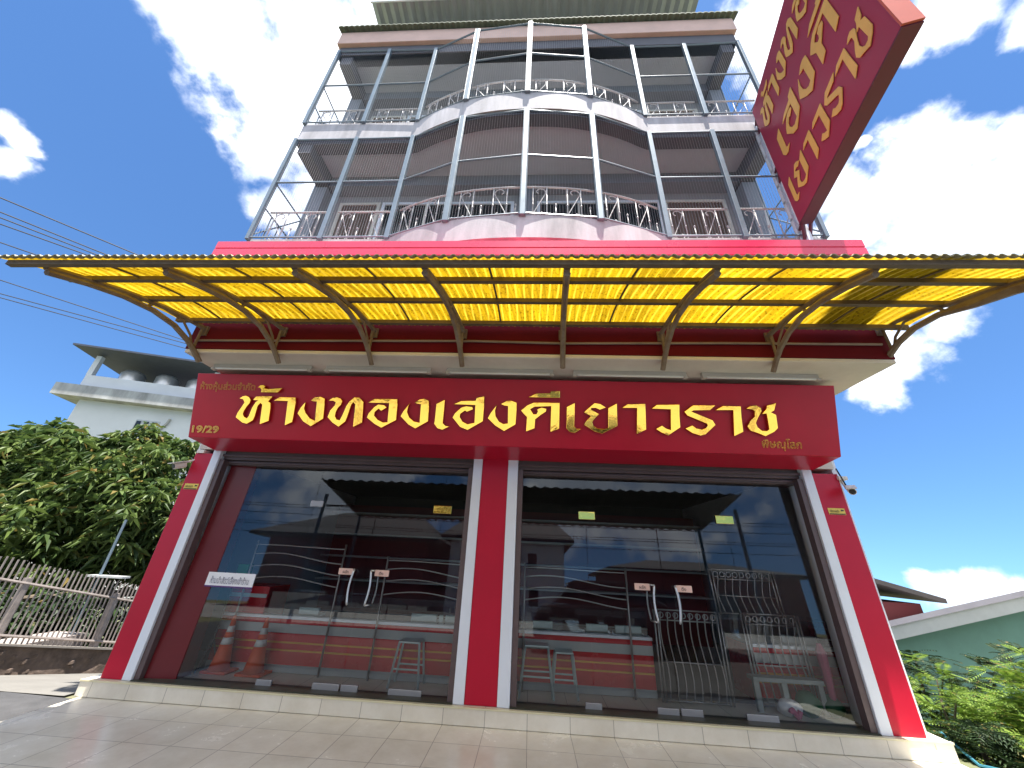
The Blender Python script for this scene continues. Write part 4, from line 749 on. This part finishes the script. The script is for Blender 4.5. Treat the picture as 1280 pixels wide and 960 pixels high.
# white building far left
wb = thing('white_building', 'white weathered building with a dark sloping roof and rooftop tanks beyond the mango tree', 'building', (-22, 14, -1))
ang = R(18); AX = Vector((math.cos(ang), math.sin(ang), 0)); AY = Vector((-math.sin(ang), math.cos(ang), 0)); AZ = Vector((0, 0, 1)); W0 = Vector((-24.7, 11.6, 0))
def wbox(a0, a1, d0, d1, z0, z1): 
    m_ = MB(); c_ = W0+AX*((a0+a1)/2)+AY*((d0+d1)/2)+AZ*((z0+z1)/2); m_.obox(c_, AX, AY, AZ, (a1-a0)/2, (d1-d0)/2, (z1-z0)/2); return m_
wbox(.9, 14, .5, 9, -1.2, 8.05).build('wall', 'bldg_white', wb); wbox(0, 14, -.1, 9, 8.05, 8.68).build('stained_slab', 'bldg_band', wb); wbox(.7, 14, .3, .5, 8.68, 9.42).build('parapet', 'bldg_white', wb); wbox(.7, .9, .5, 9, 8.68, 9.42).build('parapet', 'bldg_white', wb)
for a in (.8, 6.6): wbox(a-.12, a+.12, .3, .55, 9.42, 10.6).build('roof_post', 'bldg_white', wb)
wbox(6.8, 9, .4, .5, 9.42, 10.25).build('roof_window', 'dkglass', wb); wbox(7.6, 7.7, .35, .42, 9.42, 10.25).build('window_bar', 'bldg_white', wb)
m_ = MB(); P0 = [W0+AX*a+AY*d+AZ*z for a, d, z in ((.0, -.5, 10.75), (14, -.5, 10.75), (14, 6, 10.2), (.9, 6, 10.2))]; m_.add([tuple(p) for p in P0]+[tuple(p+AZ*.10) for p in P0], [(0, 1, 2, 3), (7, 6, 5, 4), (0, 4, 5, 1), (1, 5, 6, 2), (2, 6, 7, 3), (3, 7, 4, 0)]); m_.build('roof', 'blue_roof', wb)
wbox(3.8, 4.9, .48, .5, 6.5, 7.3).build('vent_window', 'grey', wb); 
m_ = MB()
for i in range(3): 
    c_ = W0+AX*(3.95+.36*i+.0)+AY*.46+AZ*6.9; m_.obox(c_, AX, AY, AZ, .10, .01, .32)
m_.build('vent_slot', 'dkglass', wb)
m_ = MB(); p = W0+AX*5.3+AY*.42; m_.tube([tuple(p+AZ*7.5), tuple(p+AZ*7.2-AX*.05), tuple(p+AZ*6.9-AX*.25), tuple(p+AZ*3-AX*.25)], .06, 6); m_.build('drain_pipe', 'pole', wb)
for i, a in enumerate((2.2, 3.9, 5.5)):
    p = W0+AX*a+AY*1.15
    tag(MB().lathe((p.x, p.y, 8.5), [(.5, 0), (.56, .1), (.56, 1.5), (.42, 1.68), (.15, 1.78)], 18).build('water_tank', 'tank', smooth=True, loc=(p.x, p.y, 8.15)), ['round steel water tank on the white rooftop, leftmost of the three', 'round steel water tank in the middle of the three on the white rooftop', 'round steel water tank on the white rooftop, nearest the red shop sign'][i], 'water tank', 'water tanks on the white rooftop')

# overhead cables and poles
def pole(x, y, h, lab):
    t = thing('utility_pole', lab, 'pole', (x, y, ground_z(x, y))); MB().tube([(x, y, ground_z(x, y)-.3), (x, y, h)], .14, 10, taper=[.17, .11]).build('shaft', 'pole', t, smooth=True); MB().box(x-.7, x+.7, y-.06, y+.06, h-.5, h-.38).build('crossarm', 'pole', t)
pole(-22.5, -13.2, 8.5, 'concrete utility pole far to the left of the shop carrying the black cables'); pole(2.2, 14.6, 8.5, 'concrete utility pole behind the shop carrying the black cables')
cabs = [((-10.36, -.016), (-8.938, 1.594)), ((-10.839, .314), (-9.715, 1.594)), ((-11.038, .451), (-9.962, 1.594)), ((-11.273, .614), (-10.21, 1.594)), ((-12.009, 1.122), (-11.525, 1.593)), ((-13.849, 2.391), (-11.842, 4.681)), ((-14.658, 2.949), (-12.128, 4.965)), ((-14.914, 3.125), (-12.427, 5.262))]
CL = ['topmost black cable crossing the sky at left', 'second black cable from the top crossing the sky at left', 'third black cable from the top crossing the sky at left', 'fourth black cable from the top crossing the sky at left', 'short black cable meeting the left tip of the yellow canopy', 'upper of the three black cables below the yellow canopy at left', 'middle of the three black cables below the yellow canopy at left', 'lowest of the three black cables below the yellow canopy at left']
for ((ax, ay), (bx, by)), lab in zip(cabs, CL):
    d = Vector((bx-ax, by-ay, 0)).normalized(); a = Vector((ax, ay, 7.5)); tag(MB().tube([tuple(a-d*14+Vector((0, 0, .5))), tuple(a-d*5+Vector((0, 0, .1))), tuple(a), tuple(a+d*3), tuple(a+d*9), tuple(a+d*17+Vector((0, 0, .4)))], .013, 5).build('overhead_cable', 'cable'), lab, 'cable', 'overhead cables at left')
tag(MB().tube([(15.2, 8, 36.4), (14.4, 8, 35.1), (9.5, 4.2, 24), (4.4, -.3, 12.1)], .012, 5).build('roof_cable', 'cable'), 'thin cable running from the right roof corner up past the projecting sign', 'cable')

# ------------------------------------------------------------------ right side: green house, shrubs
gh = thing('green_house', 'pale green house with white fascia under a mauve sloping roof at right', 'house', (8.5, 4.5, -1.2))
sl = .56/2.4
pl = [(6.2, -1.4), (14, -1.4), (14, .70+sl*(14-6.47)-.26), (6.2, .70-sl*.27-.2)]
MB().prism(pl, (0, 3.25, 0), (1, 0, 0), (0, 0, 1), (0, 1, 0), .2).build('wall', 'green_wall', gh)
MB().prism([(5.95, .70-sl*.52-.20), (14.2, .70+sl*7.73-.20), (14.2, .70+sl*7.73), (5.95, .70-sl*.52)], (0, 2.93, 0), (1, 0, 0), (0, 0, 1), (0, 1, 0), .06).build('fascia_board', 'fasciaw', gh)
MB().add([(xx, yy_, .70+sl*(xx-6.47)+dz+(-1.7 if yy_ > 4 else 0)) for dz in (.003, .085) for xx, yy_ in ((5.9, 2.88), (14.3, 2.88), (14.3, 8.4), (5.9, 8.4))], [(0, 3, 2, 1), (4, 5, 6, 7), (0, 1, 5, 4), (1, 2, 6, 5), (2, 3, 7, 6), (3, 0, 4, 7)]).build('roof', 'grey_roof', gh)
B(7.05, 8.05, 3.235, 3.26, -.32, -.28).build('wall_pipe', 'black', gh)
dh = thing('far_house', 'dark brown roof of a small house showing beside the right red pillar', 'house', (10, 9, -1.5))
MB().prism([(8.6, .9), (10.4, 1.35), (12.3, .88), (12.3, .76), (10.4, 1.22), (8.6, .76)], (0, 8, 0), (1, 0, 0), (0, 0, 1), (0, 1, 0), 5).build('roof', 'under', dh); MB().box(9.0, 11.9, 8.4, 12.8, -1.6, .70).build('wall', 'red_house', dh)
def feathery(x, y, z, h, spread, nf, lab, m='feather', seed=1, group='shrubs right of the shop'):
    random.seed(seed); t = thing('shrub', lab, 'shrub', (x, y, z), group); st = MB(); vs = []; fs = []
    for b in range(nf):
        a = random.uniform(0, 2*math.pi); rr = spread*math.sqrt(random.random()); hh = h*(1-.45*(rr/spread)**2)*random.uniform(.25, 1.05)
        tip = Vector((x+rr*math.cos(a), y+rr*math.sin(a), z+hh))
        if b % 5 == 0: st.tube([(x+random.uniform(-.1, .1), y, z-.05), tuple(Vector((x, y, z)).lerp(tip, .6)+Vector((0, 0, .1))), tuple(tip)], .01, 4, taper=[.016, .010, .005])
        for f in range(5):
            da = a+random.uniform(-1.8, 1.8); el = random.uniform(-.35, .75); d = Vector((math.cos(da)*math.cos(el), math.sin(da)*math.cos(el), math.sin(el))); L = random.uniform(.14, .26)
            side = d.cross(Vector((0, 0, 1))).normalized(); upv = side.cross(d); npin = 9
            for k in range(npin):
                p = tip+d*(L*(k+1)/npin)+Vector((0, 0, -.25*L*((k+1)/npin)**2)); pl_ = .062*math.sin(math.pi*(k+1.5)/(npin+2))+.012
                for s_ in (-1, 1):
                    e = p+side*s_*pl_+d*.02+Vector((0, 0, -.012)); q = len(vs); w_ = d*.0075
                    vs += [tuple(p-w_*.6), tuple(p+side*s_*pl_*.5-w_), tuple(e), tuple(p+side*s_*pl_*.5+w_*1.3)]; fs.append((q, q+1, q+2, q+3))
    st.build('stem', 'bark', t); MB().add(vs, fs).build('foliage', m, t)
    return t
SH = [(4.95, .9, -.45, 1.05, .42, 70, 'feathery light green shrub touching the lower right pillar', 'feather'), (5.6, .55, -.5, 1.05, .5, 110, 'feathery yellow green shrub in front of the green house wall', 'feather'), (6.3, 1.0, -.7, 1.45, .6, 130, 'tallest feathery light green shrub at the right edge', 'feather'), (5.25, .1, -.4, .62, .42, 90, 'low light green shrub by the end of the tiled step', 'feather'),
      (5.9, -.1, -.55, .75, .5, 110, 'low bushy green shrub at the bottom right corner', 'feather'), (5.4, 1.6, -.6, 1.2, .5, 90, 'darker green shrub behind the feathery ones, under the green house eave', 'dkleaf'), (6.9, 1.7, -.8, 1.5, .6, 100, 'dark green shrub against the green house wall at far right', 'dkleaf'), (4.75, .35, -.25, .42, .28, 50, 'small green plant squeezed against the right end of the step', 'dkleaf')]
for i, (x, y, z, h, s_, n, lab, m_n) in enumerate(SH): feathery(x, y, z, h, s_, n, lab, m_n, 40+i)
feathery(6.6, 5.2, -1.2, 2.35, .7, 90, 'slender green tree top showing between the right pillar and the dark roof', 'feather', 61)
tag(MB().tube([(4.55, .5, .05), (4.45, .1, -.05), (4.75, -.2, -.02), (5.1, -.9, .0)], .014, 6).build('garden_hose', mat('hose_blue', (.03, .16, .22), .5)), 'blue green hose lying beside the right end of the step', 'hose')

# ------------------------------------------------------------------ the street behind the photographer (seen in the glass)
def house(name, lab, x0, x1, y0, y1, h, m, eave=.5, rise=1.3, wins=()):
    t = thing(name, lab, 'house', ((x0+x1)/2, (y0+y1)/2, 0)); MB().box(x0, x1, y0, y1, -.3, h).build('wall', m, t)
    e = eave; xm = (x0+x1)/2; ym = (y0+y1)/2; k = min((x1-x0), (y1-y0))*.3
    MB().add([(x0-e, y0-e, h-.05), (x1+e, y0-e, h-.05), (x1+e, y1+e, h-.05), (x0-e, y1+e, h-.05), (xm-k, ym, h+rise), (xm+k, ym, h+rise), (x0-e, y0-e, h-.2), (x1+e, y0-e, h-.2), (x1+e, y1+e, h-.2), (x0-e, y1+e, h-.2)], [(0, 1, 5, 4), (1, 2, 5), (2, 3, 4, 5), (3, 0, 4), (6, 9, 8, 7), (0, 6, 7, 1), (1, 7, 8, 2), (2, 8, 9, 3), (3, 9, 6, 0)]).build('roof', 'house_roof', t)
    for xa, xb, za, zb in wins:
        w_ = MB().box(xa, xb, y1-.02, y1+.015, za, zb).build('window', 'dkglass', t); MB().box(xa-.06, xb+.06, y1, y1+.05, za-.07, za-.01).build('sill', 'white', w_)
house('pale_house', 'pale two storey house with dark hip roof across the street, mirrored in the right glass', -4.2, 2.35, -27, -18, 4.0, 'bldg_white', .55, 2.6, [(.3, .8, 2.4, 3.2), (.4, .9, .6, 1.5), (-1.4, -.5, 2.2, 3.2), (-1.4, -.5, .4, 1.6)])
house('maroon_house', 'low maroon house across the street, mirrored behind the right door handles', 5.2, 15, -25, -18, 2.75, 'red_house', .45, .7, [(7, 8.2, .6, 1.7), (10, 11.5, .6, 1.7)])
house('dark_roof_house', 'wide house with dark roof across the street, mirrored in the left glass', -14.5, -5.4, -26, -17, 3.6, 'red_house', .8, 2.0, [(-12, -10.5, .8, 2), (-9, -7.5, .8, 2)])
sh = thing('reflection_roof', 'dark corrugated roof on posts added behind the photographer for its reflection in the glass', 'shelter', (.3, -7.5, 0))  # unseen roof, added for the dark band it mirrors in the glass
mb = MB(); n = 80; vs = []; fs = []
for i in range(n+1): x = -6.2+12.8*i/n; dz = .03*math.cos(math.pi*i); vs += [(x, -6.3, 3.95+dz), (x, -9.4, 3.42+dz)]
for i in range(n): fs.append((2*i, 2*i+1, 2*i+3, 2*i+2))
o = mb.add(vs, fs).build('roof', 'under', sh); sm = o.modifiers.new('s', 'SOLIDIFY'); sm.thickness = .03
for x in (-6, 6.4):
    for y in (-6.5, -9.2): MB().tube([(x, y, 0), (x, y, 3.55)], .05, 8).build('post', 'steel', sh)
SW = ['upper', 'second', 'third', 'fourth', 'fifth', 'lowest']
for i in range(6):
    z = 3.0+.28*i+.1*math.sin(i*2.2); tag(MB().tube([(x, -12.5-.05*i, z+.25*((x/22)**2)) for x in curve_xs(-22, 22, 20)], .014, 4).build('street_cable', 'cable'), 'black street cable across the road, %s of the bundle mirrored in the glass' % SW[5-i], 'cable', 'street cables mirrored in the glass')
pole(-22, -12.6, 6.5, 'concrete utility pole at the left end of the street cable bundle'); pole(22, -12.6, 6.5, 'concrete utility pole at the right end of the street cable bundle')
car = thing('parked_car', 'dark car parked under the added roof edge, mirrored low in the right glass', 'car', (2.6, -6.05, 0))
def car_section(prof2, y0, y1, name, m, bev): 
    o = MB().prism(prof2, (.5, y0, 0), (1, 0, 0), (0, 0, 1), (0, 1, 0), y1-y0).build(name, m, car, bevel=bev); return o
car_section([(0, .28), (.05, .75), (.35, .92), (1.2, .98), (3.3, .95), (4.15, .80), (4.3, .55), (4.28, .28)], -6.9, -5.2, 'body', 'carpaint', .06)
car_section([(.5, .97), (.95, 1.40), (2.3, 1.45), (3.25, .97)], -6.8, -5.3, 'cabin', 'dkglass', .05)
car_section([(.85, 1.40), (1.0, 1.46), (2.25, 1.49), (2.4, 1.43)], -6.82, -5.28, 'car_roof', 'carpaint', .03)
for x in (1.3, 3.9):
    for y in (-6.85, -5.45): MB().tube([(x, y, .31), (x, y+.2, .31)], .31, 18).build('wheel', 'rubber', car)
